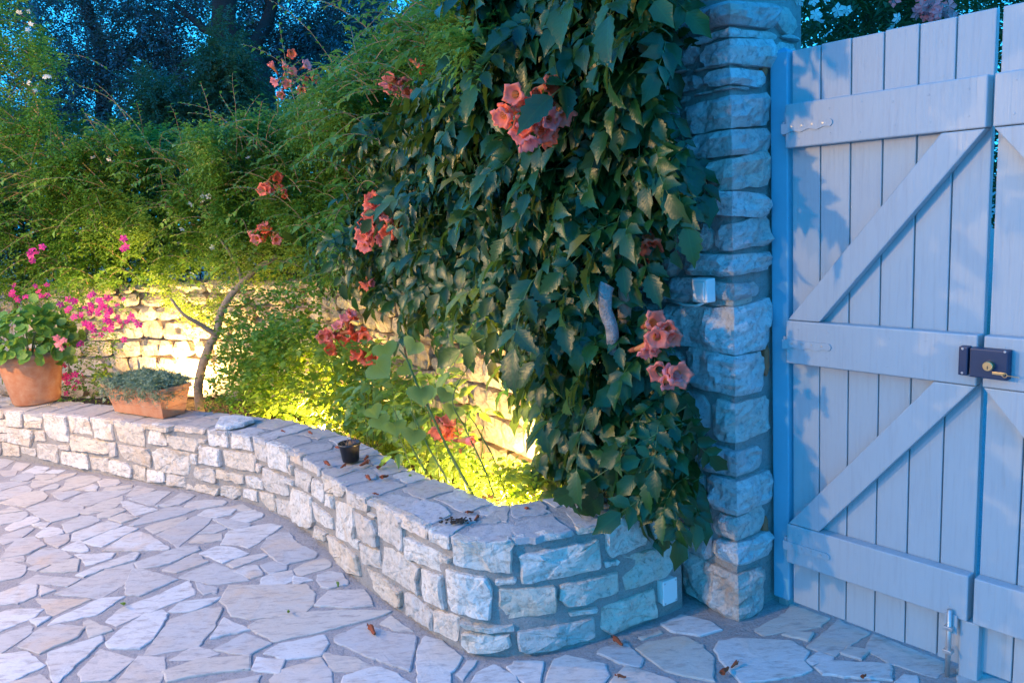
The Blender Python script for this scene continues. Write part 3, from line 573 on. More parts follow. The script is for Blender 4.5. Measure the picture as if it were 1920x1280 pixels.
pillar = empty('stone_pillar', C0, 'tall rough limestone gate pillar beside the pale gate post', 'pillar')
PH = 2.42; PA = .62; PB = .40
def pilM(u, z, d):
    if u < 0: p = C0 + aV*(-u); n = nL
    else: p = C0 + bV*u; n = nR
    k = max(0, 1-abs(u)/.02); n = (n*(1-k) + (nL+nR)*k*.75) if k > 0 else n
    p = p + n*d; return Vector((p.x, p.y, z))
ins = .004
c = [C0 - nL*ins - nR*ins, C0 + aV*PA - nL*ins, C0 + aV*PA + bV*PB - nL*0, C0 + bV*PB - nR*ins]
V = [Vector((p.x, p.y, z)) for z in (-.05, PH-.03) for p in c]
mesh('mortar_core', V, [(0, 1, 2, 3)[::-1], (4, 5, 6, 7)]+[(i, (i+1) % 4, 4+(i+1) % 4, 4+i) for i in range(4)], mortar('pillar_mortar', (.44, .42, .40)), pillar)
def pil_u(x, y, leftside):
    d = ray(x, y); n = nL if leftside else nR; t = (C0-CP).dot(n)/d.dot(n); p = CP+d*t; e = p-C0; e.z = 0
    return -e.dot(aV) if leftside else e.dot(bV)
def pil_z(y):
    lo = None                                             # height of a picture row on the pillar's arris
    best = min((abs((640-FPX*(Vector((C0.x, C0.y, z_/400))-CP).dot(UP)/(Vector((C0.x, C0.y, z_/400))-CP).dot(fw))-y), z_/400) for z_ in range(0, 1100)); return best[1]
PS = [(-60,-8,1290,1430),(3,50,1303,1422),(70,112,1321,1439),(126,160,1328,1428),(172,240,1282,1439),(247,293,1292,1440),(300,355,1330,1440),(360,408,1335,1441),(415,470,1348,1440),(478,520,1285,1441),(527,556,1332,1414),(578,660,1252,1443),(667,745,1297,1425),(752,826,1342,1443),(836,893,1303,1422),(900,958,1333,1442),(966,1010,1345,1428),(1017,1068,1345,1438),(1073,1158,1287,1425)]
random.seed(31)
prevz = None; PS2 = []
for i_, q_ in enumerate(PS):
    PS2.append(q_)
    if i_+1 < len(PS):
        g0, g1 = q_[1], PS[i_+1][0]
        if g1-g0 > 11: PS2.append((g0+3, g1-3, random.randint(1296, 1340), random.randint(1400, 1432)))
for y0, y1, xl, xr in PS2:
    ym = (y0+y1)/2; zt = pil_z(y0) if y0 > -50 else 2.28; zb = pil_z(y1) if y1 > -20 else 2.19
    if y0 < -50: zt, zb = 2.40, 2.20
    elif y0 < 0: pass
    uL = pil_u(xl, ym, True); uR = pil_u(xr, ym, False)
    uL = max(uL, -PA+.02) if uL < 0 else -.1; uR = min(max(uR, .05), PB-.01)
    lim = pil_u(1438, ym, False) if y0 > 75 else PB
    uR = min(uR, lim-.004)
    if y0 < 75: uR = random.uniform(.2, .28)
    grid_stone('stone', uL, uR, zb, zt, pilM, pillar, m_pill, random.uniform(.018, .034) if y1-y0 > 20 else .012, .016 if y1-y0 > 20 else .006, .02, base=-.03, corner=0.0, skew=.010 if y1-y0 > 20 else .003)
    # stones further back along the left face and along the right face
    u = uL-.025; 
    while u > -PA+.05:
        w_ = min(random.uniform(.1, .22), u+PA)
        if w_ > .04: grid_stone('stone', u-w_, u, zb+random.uniform(-.01, .01), zt+random.uniform(-.01, .01), pilM, pillar, m_pill, random.uniform(.015, .03), .012, .03, base=-.03)
        u -= w_+.022
    u = uR+.022 if y0 < 75 else 9
    while u < PB-.05:
        w_ = min(random.uniform(.06, .16), PB-u); grid_stone('stone', u, u+w_, zb, zt, pilM, pillar, m_pill, random.uniform(.012, .022), .01, .03, base=-.03); u += w_+.022
for ya, yb in ((115, 145), (660, 725), (985, 1060)):       # orange brick behind the post
    z1 = pil_z(ya); z0 = pil_z(yb); o = grid_stone('brick', pil_u(1426, (ya+yb)/2, False), pil_u(1436, (ya+yb)/2, False), z0, z1, pilM, pillar, m_brick, .018, .004, .02, base=-.02)

# ------------------------------------------------------------ gate
gd = Vector((.64, -.77, 0)).normalized(); gn = Vector((gd.y, -gd.x, 0))
P0 = G(1485, 1129, .02); P0.z = 0
def GP(s, z, d): p = P0 + gd*s + gn*d; return Vector((p.x, p.y, z))
def gsz(x, y, d=0.0):
    r_ = ray(x, y); q = P0 + gn*d; t = (q-CP).dot(gn)/r_.dot(gn); p = CP+r_*t; e = p-q; return e.dot(gd), p.z
# d grows towards the camera ; planks -0.028..0, rails 0.002..0.042
bx_ = [gsz(x, y)[0] for x, y in ((1537, 150), (1596, 165), (1660, 150), (1726, 140), (1800, 130))]
gap = gsz(1868, 60)[0]
pw = (gap-.003)/6
TOPZ = gsz(1700, 50)[1]; BOTZ = .025
rail_z = []
for (xt, yt, xb_, yb_) in ((1660, 168, 1660, 259), (1660, 615, 1660, 703), (1640, 1029, 1640, 1108)):
    rail_z.append((gsz(xb_, yb_, .042)[1], gsz(xt, yt, .042)[1]))
print('gate', pw, gap, TOPZ, rail_z, [round(b, 3) for b in bx_])
post = empty('gate_post', GP(-.04, 0, 0), 'square pale painted gate post with pyramid cap beside the stone pillar', 'gate post')
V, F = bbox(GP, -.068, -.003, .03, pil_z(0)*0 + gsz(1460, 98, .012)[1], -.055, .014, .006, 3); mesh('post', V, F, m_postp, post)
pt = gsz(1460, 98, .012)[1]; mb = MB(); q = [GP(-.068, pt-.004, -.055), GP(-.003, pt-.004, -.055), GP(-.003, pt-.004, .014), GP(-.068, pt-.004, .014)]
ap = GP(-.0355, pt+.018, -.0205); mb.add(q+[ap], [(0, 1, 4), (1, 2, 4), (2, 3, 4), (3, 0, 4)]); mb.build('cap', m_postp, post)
V, F = bbox(GP, -.055, -.02, -.02, .04, -.045, 0, .004); mesh('foot', V, F, m_steel, post)
def hinge(parent, z, sgn=1, s0=0.0):
    # wavy-edged strap hinge lying on the rail
    pts = []; Ls = .165
    for k in range(25):
        t = k/24; pts.append((s0+sgn*(-.012+t*Ls), z+.012))
    for k in range(9):
        a = PI/2-PI*k/8; pts.append((s0+sgn*(-.012+Ls+.012*math.cos(a)), z+.012*math.sin(a)))
    low = []
    for k in range(25):
        t = 1-k/24; low.append((s0+sgn*(-.012+t*Ls), z-.012-.003*math.sin(t*PI*6)-(.006*(1-t))))
    V, F = prism(GP, pts+low, .0425, .0465, 0); o = mesh('strap_hinge', V, F, m_paint, parent)
    mb = MB(); mb.tube([GP(s0-sgn*.012, z-.025, .026), GP(s0-sgn*.012, z+.02, .026)], .006, 8); mb.build('hinge_pin', m_paint, o, True)
    for k in range(4):
        mb = MB(); mb.lathe([(0, .0012), (.0032, .001), (.0036, 0)], GP(s0+sgn*(.025+k*.036), z+.001, .0466), 8, M=Matrix((gd, Vector((0, 0, 1)), gn)).transposed()); mb.build('screw', m_steel, o)
def leaf_gate(name, s0, sgn, label):
    """one leaf; s0 = hinge side, sgn = +1 hinged on the far side"""
    root = empty(name, GP(s0+sgn*.27, 0, 0), label, 'gate leaf')
    W_ = 6*pw
    for k in range(6):
        a = s0+sgn*k*pw; b = s0+sgn*(k+1)*pw; a, b = sorted((a, b)); V, F = bbox(GP, a+.0018, b-.0018, BOTZ+random.uniform(-.003, .003), TOPZ+random.uniform(-.003, .003), -.026, random.uniform(-.0012, 0), .0035, 2); mesh('plank', V, F, m_paint, root)
    for z0, z1 in rail_z:
        a, b = sorted((s0-sgn*.0, s0+sgn*(W_-.002))); V, F = bbox(GP, a, b, z0, z1, .0015, .042, .005, 3); mesh('rail', V, F, m_paint, root)
    bw = .115
    for (zb, zt) in ((rail_z[1][1], rail_z[0][0]), (rail_z[2][1], rail_z[1][0])):
        L0 = s0+sgn*.006; R0 = s0+sgn*(W_-.004)
        poly = [(L0, zb+.002), (L0+sgn*bw, zb+.002), (R0, zt-.002-.0), (R0-sgn*bw, zt-.002)]
        V, F = prism(GP, poly, .0012, .0405, .004); mesh('brace', V, F, m_paint, root)
    for z0, z1 in rail_z:
        for k in range(6):
            for zz in (z0+.03, z1-.03):
                mb = MB(); mb.lathe([(0, .0008), (.0028, .0006), (.0034, 0)], GP(s0+sgn*(k+.5)*pw+random.gauss(0, .003), zz+random.gauss(0, .003), .0421), 8, M=Matrix((gd, Vector((0, 0, 1)), gn)).transposed()); mb.build('screw', m_paint, root)
    for z0, z1 in rail_z: hinge(root, (z0+z1)/2-.004, sgn, s0)
    return root
random.seed(41)
g1 = leaf_gate('gate_leaf', .004, 1, 'pale painted board gate leaf with Z braces, hinged on the post beside the stone pillar')
g2 = leaf_gate('gate_leaf', .004+12*pw+.012, -1, 'second pale board gate leaf, cut by the picture edge and carrying the lock body')
post2 = empty('gate_post', GP(12*pw+.06, 0, 0), 'far gate post outside the picture holding the second leaf', 'gate post')
V, F = bbox(GP, 12*pw+.02, 12*pw+.085, .0, pt, -.055, .014, .006, 3); mesh('post', V, F, m_paint, post2)
# rim lock across the joint
sa, za = gsz(1803, 651, .05); sb, zb = gsz(1820, 706, .05); s2, z2 = gsz(1895, 658, .06); _, zl = gsz(1862, 709, .06)
zc0 = zl; zc1 = gsz(1862, 654, .06)[1]
lock = empty('rim_lock', GP((sa+s2)/2, zc0, .05), 'dark blue rim lock with brass cylinder and dangling key across the two gate leaves', 'lock')
V, F = bbox(GP, sb+.004, s2, zc0, zc1, .043, .075, .004, 2); mesh('lock_body', V, F, m_lock, lock)
V, F = bbox(GP, sa, sb-.002, zc0+.001, zc1+.001, .043, .072, .004, 2); mesh('keeper', V, F, m_lock, lock)
R3 = Matrix((gd, Vector((0, 0, 1)), gn)).transposed()
cs, cz = gsz(1853, 686, .085)
mb = MB(); mb.lathe([(0, .018), (.012, .018), (.0135, .0165), (.0135, 0)], GP(cs, cz, .074), 24, M=R3); mb.build('cylinder', m_brass, lock)
mb = MB(); V, F = bbox(GP, cs-.0012, cs+.0012, cz-.008, cz+.001, .0915, .0926, 0); mb.add(V, F); mb.build('keyhole', m_iron, lock)
for (x, y) in ((1804, 654), (1803, 699), (1884, 660), (1879, 703)):
    s_, z_ = gsz(x, y, .075); mb = MB(); mb.lathe([(0, .002), (.003, .002), (.004, 0)], GP(s_, z_, .0735 if x > 1850 else .0715), 10, M=R3); mb.build('screw', m_steel, lock)
s_, z_ = gsz(1860, 699, .078); V, F = bbox(GP, s_, s_+.032, z_-.004, z_+.004, .0755, .079, .001); mesh('latch_slide', V, F, m_brass, lock)
s_, z_ = gsz(1820, 695, .07); V, F = bbox(GP, s_-.002, s_+.002, z_-.009, z_+.009, .06, .074, .0008); mesh('latch_tongue', V, F, m_brass, lock)
s_, z_ = gsz(1883, 704, .085); mb = MB(); mb.tube([GP(s_+.006*math.cos(a), z_+.006*math.sin(a), .082) for a in [2*PI*k/12 for k in range(13)]], .0012, 5); mb.tube([GP(s_+.004, z_, .082), GP(s_+.035, z_-.002, .082)], .0014, 5); mb.build('key', m_brass, lock)
# drop bolt and the stop rail behind the joint
sq, zq = gsz(1790, 1180, .05)
bolt = empty('drop_bolt', GP(gap-.03, 0, .04), 'steel drop bolt at the foot of the gate leaf, sunk in the paving', 'drop bolt')
mb = MB(); mb.tube([GP(gap-.045, .005, .056), GP(gap-.045, rail_z[2][0]+.03, .056)], .0075, 10); mb.build('rod', m_steel, bolt, True)
V, F = bbox(GP, gap-.062, gap-.026, rail_z[2][0]-.05, rail_z[2][0]+.012, .0425, .048, .001); mesh('guide_plate', V, F, m_paint, bolt)
for z_ in (rail_z[2][0]-.03, .09):
    V, F = bbox(GP, gap-.058, gap-.032, z_-.006, z_+.006, .043, .068, .002); mesh('bracket', V, F, m_steel, bolt)
V, F = bbox(GP, gap-.024, gap+.03, -.02, rail_z[2][0]-.004, -.02, .03, .004); o = mesh('gate_stop', V, F, m_paint); tag(o, 'square painted stop post standing under the joint of the two gate leaves', 'gate stop')

# ------------------------------------------------------------ switch, cable, vent box
def face_pt(x, y, off):
    d = ray(x, y); q = C0 + nL*off; t = (q-CP).dot(nL)/d.dot(nL); return CP+d*t
pc = face_pt(1311, 545, .085)
def SW(a, b, c_): return pc + (-aV)*a + Vector((0, 0, 1))*b + nL*c_
sw = empty('light_switch', pc, 'white square outdoor light switch on the rough pillar', 'switch')
hw = .034
V, F = bbox(SW, -hw, hw, -.041, .041, -.045, .0, .006, 3); mesh('housing', V, F, m_plast, sw)
V, F = bbox(SW, -hw+.009, hw-.009, -.031, .031, .0005, .006, .003, 2); mesh('rocker', V, F, m_plast, sw)
mb = MB(); k0 = pc+Vector((0, 0, -.044)) - nL*.02
mb.tube([k0, k0+aV*.03+Vector((0, 0, -.012)), k0+aV*.1+Vector((0, 0, -.016))-nL*.01, k0+aV*.2+Vector((0, 0, -.006))-nL*.03], .005, 8); o = mb.build('cable', m_plast, None, True); tag(o, 'thin pale cable leaving the light switch along the pillar', 'cable')
h = LOW.hit(1256, 1108, .03)
ub, zb_ = h[0], h[1]
JF = lambda a, b, c_: LOW.at(a, b, c_)
o = empty('junction_box', LOW.at(ub, zb_-.045, 0)); V, F = bbox(JF, ub-.032, ub+.032, zb_-.045, zb_+.045, -.02, .022, .004, 3); mesh('housing', V, F, m_plast, o)
V, F = bbox(JF, ub-.034, ub+.034, zb_-.047, zb_+.047, .0235, .034, .004, 3); mesh('lid', V, F, m_plast, o)
for a_, b_ in ((-.026, -.039), (.026, .039), (-.026, .039), (.026, -.039)):
    mb = MB(); V, F = bbox(JF, ub+a_-.003, ub+a_+.003, zb_+b_-.003, zb_+b_+.003, .0335, .0352, .0006); mb.add(V, F); mb.build('screw', m_steel, o)
tag(o, 'small white junction box at the foot of the planter wall near the pillar', 'junction box')

# ------------------------------------------------------------ soil
n = 60; V = []; F = []
for i in range(n+1):
    a = LOW.at(LOW.len*(1-i/n), .1, -.2); b = BACK.at(min(BACK.len, 9.3)*i/n, .1, -.1)
    for j in range(7):
        p = a.lerp(b, j/6); p.z = .1+noise.noise(p*3)*.03+(.12*(1-j/6) if i < 30 else .06*(1-j/6)); V.append(p)
for i in range(n):
    for j in range(6): F.append((i*7+j, i*7+j+1, (i+1)*7+j+1, (i+1)*7+j))
o = mesh('flower_bed_soil', V, F, m_soil); tag(o, 'dark soil of the flower bed behind the planter wall', kind='structure')

# ------------------------------------------------------------ foliage tools
def tmpl_simple(w_=.42, fold=.12, mid=.45):
    V = np.array([(0, 0, 0), (-w_/2, mid, fold), (0, mid, 0), (w_/2, mid, fold), (0, 1, -.12)]); F = np.array([(0, 2, 1), (0, 3, 2), (1, 2, 4), (2, 3, 4)]); return V, F
def tmpl_round(w_=.9):
    V = [(0, .45, -.04)]; 
    for k in range(9): a = -PI/2+2*PI*k/9; V.append((math.cos(a)*w_/2, .5+math.sin(a)*.5, .05*math.cos(3*a)))
    return np.array(V), np.array([(0, 1+k, 1+(k+1) % 9) for k in range(9)])
def tmpl_toothed(w_=.48, teeth=5):
    R = []; Lf = []; mid = []; V = []; F = []
    ts = [0]
    for k in range(1, teeth*2+1): ts.append(k/(teeth*2+1))
    V.append((0, 0, 0)); 
    for k in range(1, teeth*2+1):
        t = ts[k]; ww = w_/2*math.sin(PI*min(1, t*1.02))**.75*(1-.35*t)*(1.10 if k % 2 else .86)*1.25; y = t+(.03 if k % 2 else 0); zc = -.25*t*t
        V += [(-ww, y, zc+.10*ww/w_*2), (0, t, zc-.0), (ww, y, zc+.10*ww/w_*2)]
    V.append((0, 1.06, -.3)); n = teeth*2
    F += [(0, 2, 1), (0, 3, 2)]
    for k in range(n-1):
        a = 1+3*k; b = a+3; F += [(a, a+1, b+1), (a, b+1, b), (a+1, a+2, b+2), (a+1, b+2, b+1)]
    a = 1+3*(n-1); F += [(a, a+1, len(V)-1), (a+1, a+2, len(V)-1)]
    return np.array(V), np.array(F)
def tmpl_heart():
    V = [(0, .12, 0)]; out_ = []
    for k in range(17):
        a = 2*PI*k/16; x = .52*math.sin(a)**3*1.05+.0; y = .46+.36*(math.cos(a)-.38*math.cos(2*a)-.14*math.cos(3*a)-.05*math.cos(4*a))*-1
        out_.append((x, y, .10*abs(x)-.12*max(0, y-.3)))
    V = [(0, .25, -.02)]+out_[:-1]; n = 16
    return np.array(V), np.array([(0, 1+k, 1+(k+1) % n) for k in range(n)])
def frames(D, Nrm):
    D = D/np.linalg.norm(D, axis=1, keepdims=True); X = np.cross(D, Nrm); X /= np.linalg.norm(X, axis=1, keepdims=True)+1e-9; Z = np.cross(X, D); return X, D, Z
def scatter(tm, P, D, Nr, S):
    V, F = tm; X, Y, Z = frames(D, Nr); S = S[:, None, None]
    W_ = P[:, None, :] + S*(V[None, :, 0:1]*X[:, None, :] + V[None, :, 1:2]*Y[:, None, :] + V[None, :, 2:3]*Z[:, None, :])
    n = len(P); nv = len(V); FF = (F[None] + (np.arange(n)*nv)[:, None, None]).reshape(-1, 3); return W_.reshape(-1, 3), FF
def rnd_dirs(n): v = rng.normal(size=(n, 3)); return v/np.linalg.norm(v, axis=1, keepdims=True)
def sprigs(P, D0, length, nl, tm, size, spread=.9, droop=.3, updir=.5):
    """P sprig bases, D0 directions -> leaves along each sprig; returns verts, faces"""
    n = len(P); t = np.linspace(.1, 1, nl)[None, :, None]; L_ = length[:, None, None]
    D0 = D0/np.linalg.norm(D0, axis=1, keepdims=True)
    pts = P[:, None, :] + D0[:, None, :]*t*L_ + np.array([0, 0, -1])*droop*L_*t*t
    side = np.cross(D0, np.array([0, 0, 1.0])); side /= np.linalg.norm(side, axis=1, keepdims=True)+1e-9; up_ = np.cross(side, D0)
    sg = np.where(np.arange(nl) % 2 == 0, 1, -1)[None, :, None]
    ld = D0[:, None, :]*.6 + side[:, None, :]*sg*spread + rng.normal(size=(n, nl, 3))*.3; ld[..., 2] -= droop
    nr = up_[:, None, :]*1.0 + rng.normal(size=(n, nl, 3))*.35; nr[..., 2] += updir
    sz = size*(rng.uniform(.7, 1.15, (n, nl)))*(1-.25*np.linspace(0, 1, nl))[None]
    return scatter(tm, pts.reshape(-1, 3), ld.reshape(-1, 3), nr.reshape(-1, 3), sz.ravel())
def joinVF(parts):
    V = []; F = []; k = 0
    for v, f in parts: V.append(v); F.append(f+k); k += len(v)
    return np.vstack(V), np.vstack(F)
def pix_in(poly, n, dens=None):
    xs = [p[0] for p in poly]; ys = [p[1] for p in poly]; R = []
    while len(R) < n:
        x = random.uniform(min(xs), max(xs)); y = random.uniform(min(ys), max(ys))
        if inpoly((x, y), poly) and (dens is None or random.random() < dens(x, y)): R.append((x, y))
    return R
def wall_pts(poly, n, o0, o1, lump=.0, dens=None, path=None, taper=False):
    path = path or BACK; R = []
    for x, y in pix_in(poly, n, dens):
        h = path.hit(x, y, .2)
        if not h: continue
        p = h[2]; q = noise.noise(p*2.1)*lump + noise.noise(p*5)*lump*.4
        fk = 1-.22*min(1, max(0, (x-880)/260))*(taper and 1)
        h = path.hit(x, y, (random.uniform(o0, o1)+q)*fk)
        if h and h[1] > .12: R.append(h[2])
    return R
def npa(R): return np.array([(p[0], p[1], p[2]) for p in R])
def wall_out(R):
    A = BACK.A; N_ = BACK.AN; P = npa(R)[:, :2]; i = np.argmin(((P[:, None]-A[None, ::4])**2).sum(2), axis=1)*4; o = np.zeros((len(R), 3)); o[:, :2] = N_[i]; return o

# ------------------------------------------------------------ trumpet vine
VINE = [(650,215),(700,225),(800,160),(890,90),(880,-20),(900,-90),(1290,-90),(1260,60),(1225,150),(1235,240),(1270,310),(1285,400),(1215,440),(1160,500),(1180,580),(1240,640),(1245,720),(1265,820),(1290,910),(1250,940),(1180,915),(1100,900),(1060,870),(1010,740),(950,650),(890,600),(820,600),(740,570),(640,510),(600,530),(570,450),(640,400),(700,320),(620,260)]
vine = empty('trumpet_vine', BACK.at(1.2, .1, .15), 'big dark green trumpet vine with coral flowers climbing over the wall and pillar', 'climbing plant')
def frond(nleaf, Lr, droop, lt, ls, twist, seed):
    r_ = random.Random(seed); V = []; F = []; parts = []; rachis = []
    for k in range(9): t = k/8; rachis.append(Vector((0, Lr*t*(1-.25*droop*t), .06*Lr*math.sin(t*2)-droop*Lr*.75*t*t)))
    def pos(t): f = t*8; i = min(7, int(f)); return rachis[i].lerp(rachis[i+1], f-i)
    P = []; D = []; Nn_ = []; S = []
    for k in range(nleaf):
        t = .22+.68*k/(nleaf-1); p = pos(t); tg = (pos(min(1, t+.1))-pos(t-.1)).normalized()
        for sg in (-1, 1):
            d = Vector((sg*(.9+r_.uniform(-.1, .1)), .25+r_.uniform(-.2, .2), -.42+r_.uniform(-.22, .2))); d += tg*.35
            P.append(p); D.append(d); Nn_.append(Vector((sg*-.12+r_.gauss(0, .22), .8+r_.gauss(0, .2), .65+r_.gauss(0, .15)))); S.append(ls*(1-.12*abs(k-1))*r_.uniform(.88, 1.1))
    tg = (pos(1)-pos(.85)).normalized(); P.append(pos(1)); D.append(tg+Vector((0, 0, -.2))); Nn_.append(Vector((0, .4, 1))); S.append(ls*1.1)
    v, f = scatter(lt, npa(P), npa(D), npa(Nn_), np.array(S)); mb = MB(); mb.tube(rachis, [.0022*(1-.6*k/8) for k in range(9)], 4, cap=False)
    tv = np.array(mb.V); tf = []
    for q in mb.F: tf += [(q[0], q[1], q[2]), (q[0], q[2], q[3])]
    tf = np.array(tf); return np.vstack([v, tv]), np.vstack([f, tf+len(v)]), np.concatenate([np.zeros(len(f)), np.ones(len(tf))]).astype(int), np.vstack([np.tile(lt[0][:, :2], (len(P), 1)), np.full((len(tv), 2), .3)])
LT = tmpl_toothed(.54, 5); LT2 = tmpl_toothed(.6, 2)
FR = [frond(random.choice((4, 5)), random.uniform(.19, .27), random.uniform(.5, 1.15), LT, .086*random.uniform(.85, 1.15), 0, s_) for s_ in range(12)]
FR2 = [frond(4, random.uniform(.18, .24), random.uniform(.45, 1.1), LT2, .088, 0, s_+20) for s_ in range(5)]
frme = []
for v, f, ix, uv_ in FR:
    o = mesh('frond_tmp', v, f, [m_vine, m_stem], None, ix, uv=uv_); frme.append(o.data); bpy.data.objects.remove(o)
random.seed(51)
def fmat(p, outw, near):
    yaw = math.atan2(outw[1], outw[0]) - PI/2 + random.gauss(0, .6)
    return Matrix.Translation(p) @ Matrix.Rotation(yaw, 4, 'Z') @ Matrix.Rotation(random.gauss(.05, .3), 4, 'X') @ Matrix.Rotation(random.gauss(0, .55), 4, 'Y') @ Matrix.Scale(random.uniform(.6, 1.15)*near, 4)
def vdens(x, y):
    # thinner towards the lit wall at the lower left
    if x < 1000 and y > 480: return .5 if y < 620 else .18
    if x < 800 and y < 330: return .55
    return 1
front = wall_pts(VINE, 300, .30, .46, .10, vdens, taper=True); fo = wall_out(front)
def scr(p): v = Vector(p)-CP; w_ = v.dot(fw); return 960+FPX*v.dot(RT)/w_, 640-FPX*v.dot(UP)/w_
front = [p for p in front if not (scr(p)[0] > 1245 and scr(p)[1] > 770) and math.dist(scr(p), (1310, 520)) > 135 and math.dist(scr(p), (1290, 440)) > 80 and not (scr(p)[0] > 1215 and scr(p)[1] < 260) and not (scr(p)[0] > 1228 and 560 < scr(p)[1] < 770) and math.dist(scr(p), (1140, 555)) > 48]; random.shuffle(front); fo = wall_out(front)
def back_root(p, ow, a): return Vector(p) - Vector(ow)*a
for p, ow in zip(front, fo):
    Wm = fmat(back_root(p, ow, .12), ow, (1+.38*min(1, max(0, (1.6-(Vector(p)-C0).xy.length)/1.2)))*(.70 if scr(p)[0] > 1205 else 1)); o = link('leaf', random.choice(frme), vine, Wm)
inner = wall_pts(VINE, 2600, .06, .40, .10, vdens, taper=True); inner = [p for p in inner if math.dist(scr(p), (1310, 520)) > 135 and math.dist(scr(p), (1290, 440)) > 80 and not (scr(p)[0] > 1215 and scr(p)[1] < 260) and not (scr(p)[0] > 1228 and 560 < scr(p)[1] < 770) and math.dist(scr(p), (1140, 555)) > 48]; io = wall_out(inner); parts = []; ixs = []; uvs = []
for p, ow in zip(inner, io):
    v, f, ix, uv_ = random.choice(FR2); uvs.append(uv_); Wm = np.array(fmat(back_root(p, ow, .08), ow, 1)); parts.append((v@Wm[:3, :3].T+Wm[:3, 3], f)); ixs.append(ix)
V, F = joinVF(parts); o = mesh('inner_leaves', V, F, [m_vine, m_stem], vine, np.concatenate(ixs), uv=np.vstack(uvs)); tag(o, kind='stuff')
# woody stems
def wp(x, y, o_): return BACK.hit(x, y, o_)[2]
def stem(pts, R, name, ma, parent, n=10):
    P = []; m_ = len(pts)
    for i in range(m_-1):
        a_, b_, c_, d_ = pts[max(i-1, 0)], pts[i], pts[i+1], pts[min(i+2, m_-1)]
        for k in range(6):
            t = k/6; p = .5*((2*b_)+(c_-a_)*t+(2*a_-5*b_+4*c_-d_)*t*t+(3*b_-a_-3*c_+d_)*t**3); j = noise.noise(p*12)*.008; P.append(p+Vector((j, -j, 0)))
    P.append(pts[-1]); RR = [R[0]+(R[1]-R[0])*k/(len(P)-1) for k in range(len(P))]; RR = [r*(1+.12*noise.noise(P[k]*25)) for k, r in enumerate(RR)]
    mb = MB(); mb.tube(P, RR, n); return mb.build(name, ma, parent, True)
tb = BACK.hit(1175, 960, .22)[2]; tb.z = .1
stem([tb, wp(1178, 800, .16), wp(1170, 740, .2), wp(1165, 660, .24), wp(1172, 560, .30), wp(1166, 470, .28), wp(1160, 380, .14), wp(1180, 250, .2), wp(1200, 120, .15)], (.028, .018), 'woody_stem', m_bark, vine)
stem([wp(1166, 700, .24), wp(1156, 670, .34), wp(1147, 625, .38), wp(1136, 580, .40), wp(1134, 548, .40), wp(1139, 534, .39)], (.018, .026), 'dead_stump', m_dead, vine)
for pts in ([(1150,600),(1010,560),(900,600),(840,700)], [(1160,560),(1000,500),(850,520),(740,600)], [(1050,470),(900,430),(780,450),(660,480)], [(1180,250),(1000,200),(850,220),(700,300),(640,360)], [(1010,420),(870,470),(800,510),(690,470),(640,560)]):
    stem([wp(x, y, .30+random.uniform(-.04, .06)) for x, y in pts], (.0045, .002), 'shoot', m_stem, vine, 6)

# flowers
def trumpet(lobe=.036, open_=1.0):
    V = []; F = []; I = []; n = 20; rings = [(0, .0045), (.012, .006), (.03, .0085), (.048, .0125), (.060, .018)]
    for y, r in rings:
        for j in range(n): a = 2*PI*j/n; V.append((r*math.cos(a), y, r*math.sin(a)))
    for q, (yy, rr) in enumerate(((.068, .027*open_), (.071, .035*open_), (.066, .042*open_))):
        for j in range(n):
            a = 2*PI*j/n; lob = .5+.5*math.cos(5*a); r = rr*(1-(.04, .14, .34)[q]*(1-lob)); y = yy+(.004*math.cos(10*a))-(1-lob)*.002*q+random.gauss(0, .0012); V.append((r*math.cos(a), y, r*math.sin(a)))
    R = len(rings)+3
    for k in range(R-1):
        for j in range(n): F.append((k*n+j, k*n+(j+1) % n, (k+1)*n+(j+1) % n, (k+1)*n+j)); I.append(1 if k < 3 else 0)
    k0 = len(V)
    for a in (0, 1.6, 3.1, 4.6): 
        x = .006*math.cos(a); z_ = .006*math.sin(a); b = len(V); V += [(x-.001, .02, z_), (x+.001, .02, z_), (x, .06, z_+.001)]; F.append((b, b+1, b+2)); I.append(2)
    # calyx
    b = len(V)
    for y, r in ((-.012, .003), (-.002, .0065), (.012, .0075)):
        for j in range(8): a = 2*PI*j/8; V.append((r*math.cos(a), y, r*math.sin(a)))
    for k in range(2):
        for j in range(8): F.append((b+k*8+j, b+k*8+(j+1) % 8, b+(k+1)*8+(j+1) % 8, b+(k+1)*8+j)); I.append(3)
    me = bpy.data.meshes.new('flower'); me.from_pydata(V, [], F); me.polygons.foreach_set('material_index', I)
    for q in (m_coral, m_orange, m_white, m_dry): me.materials.append(q)
    me.polygons.foreach_set('use_smooth', [True]*len(F)); me.update(); return me
random.seed(61); TR = [trumpet(open_=random.uniform(.85, 1.1)) for _ in range(4)]+[trumpet(open_=.55)]
m_pcoral = leafmat('pink_coral_petal', (.86, .20, .20), (.92, .36, .34), .4, .5, (.95, .35, .28)); m_rcoral = leafmat('red_orange_petal', (.80, .09, .045), (.88, .17, .07), .35, .5, (.9, .2, .08))
for i_, me in enumerate(list(TR)):
    for mm_ in (m_pcoral, m_rcoral):
        q_ = me.copy(); q_.materials[0] = mm_; TR.append(q_)
TC = [(545,142,11,48,.08),(750,158,5,26,.3),(785,126,1,4,.3),(1004,210,15,66,.52),(515,352,7,26,.36),(498,438,8,26,.36),(705,392,11,26,.45),(700,440,11,30,.45),(738,428,3,20,.42),(690,532,2,10,.4),(645,622,15,46,.48),(683,668,5,22,.48),(835,797,5,26,.55),(877,827,1,4,.58),(1240,620,4,30,.34),(1212,652,2,12,.34),(1250,704,4,22,.34),(1140,480,5,24,.26),(1195,490,4,20,.24),(1215,450,2,10,.26)]
TOCAM = lambda p: (CP-Vector(p)).normalized()
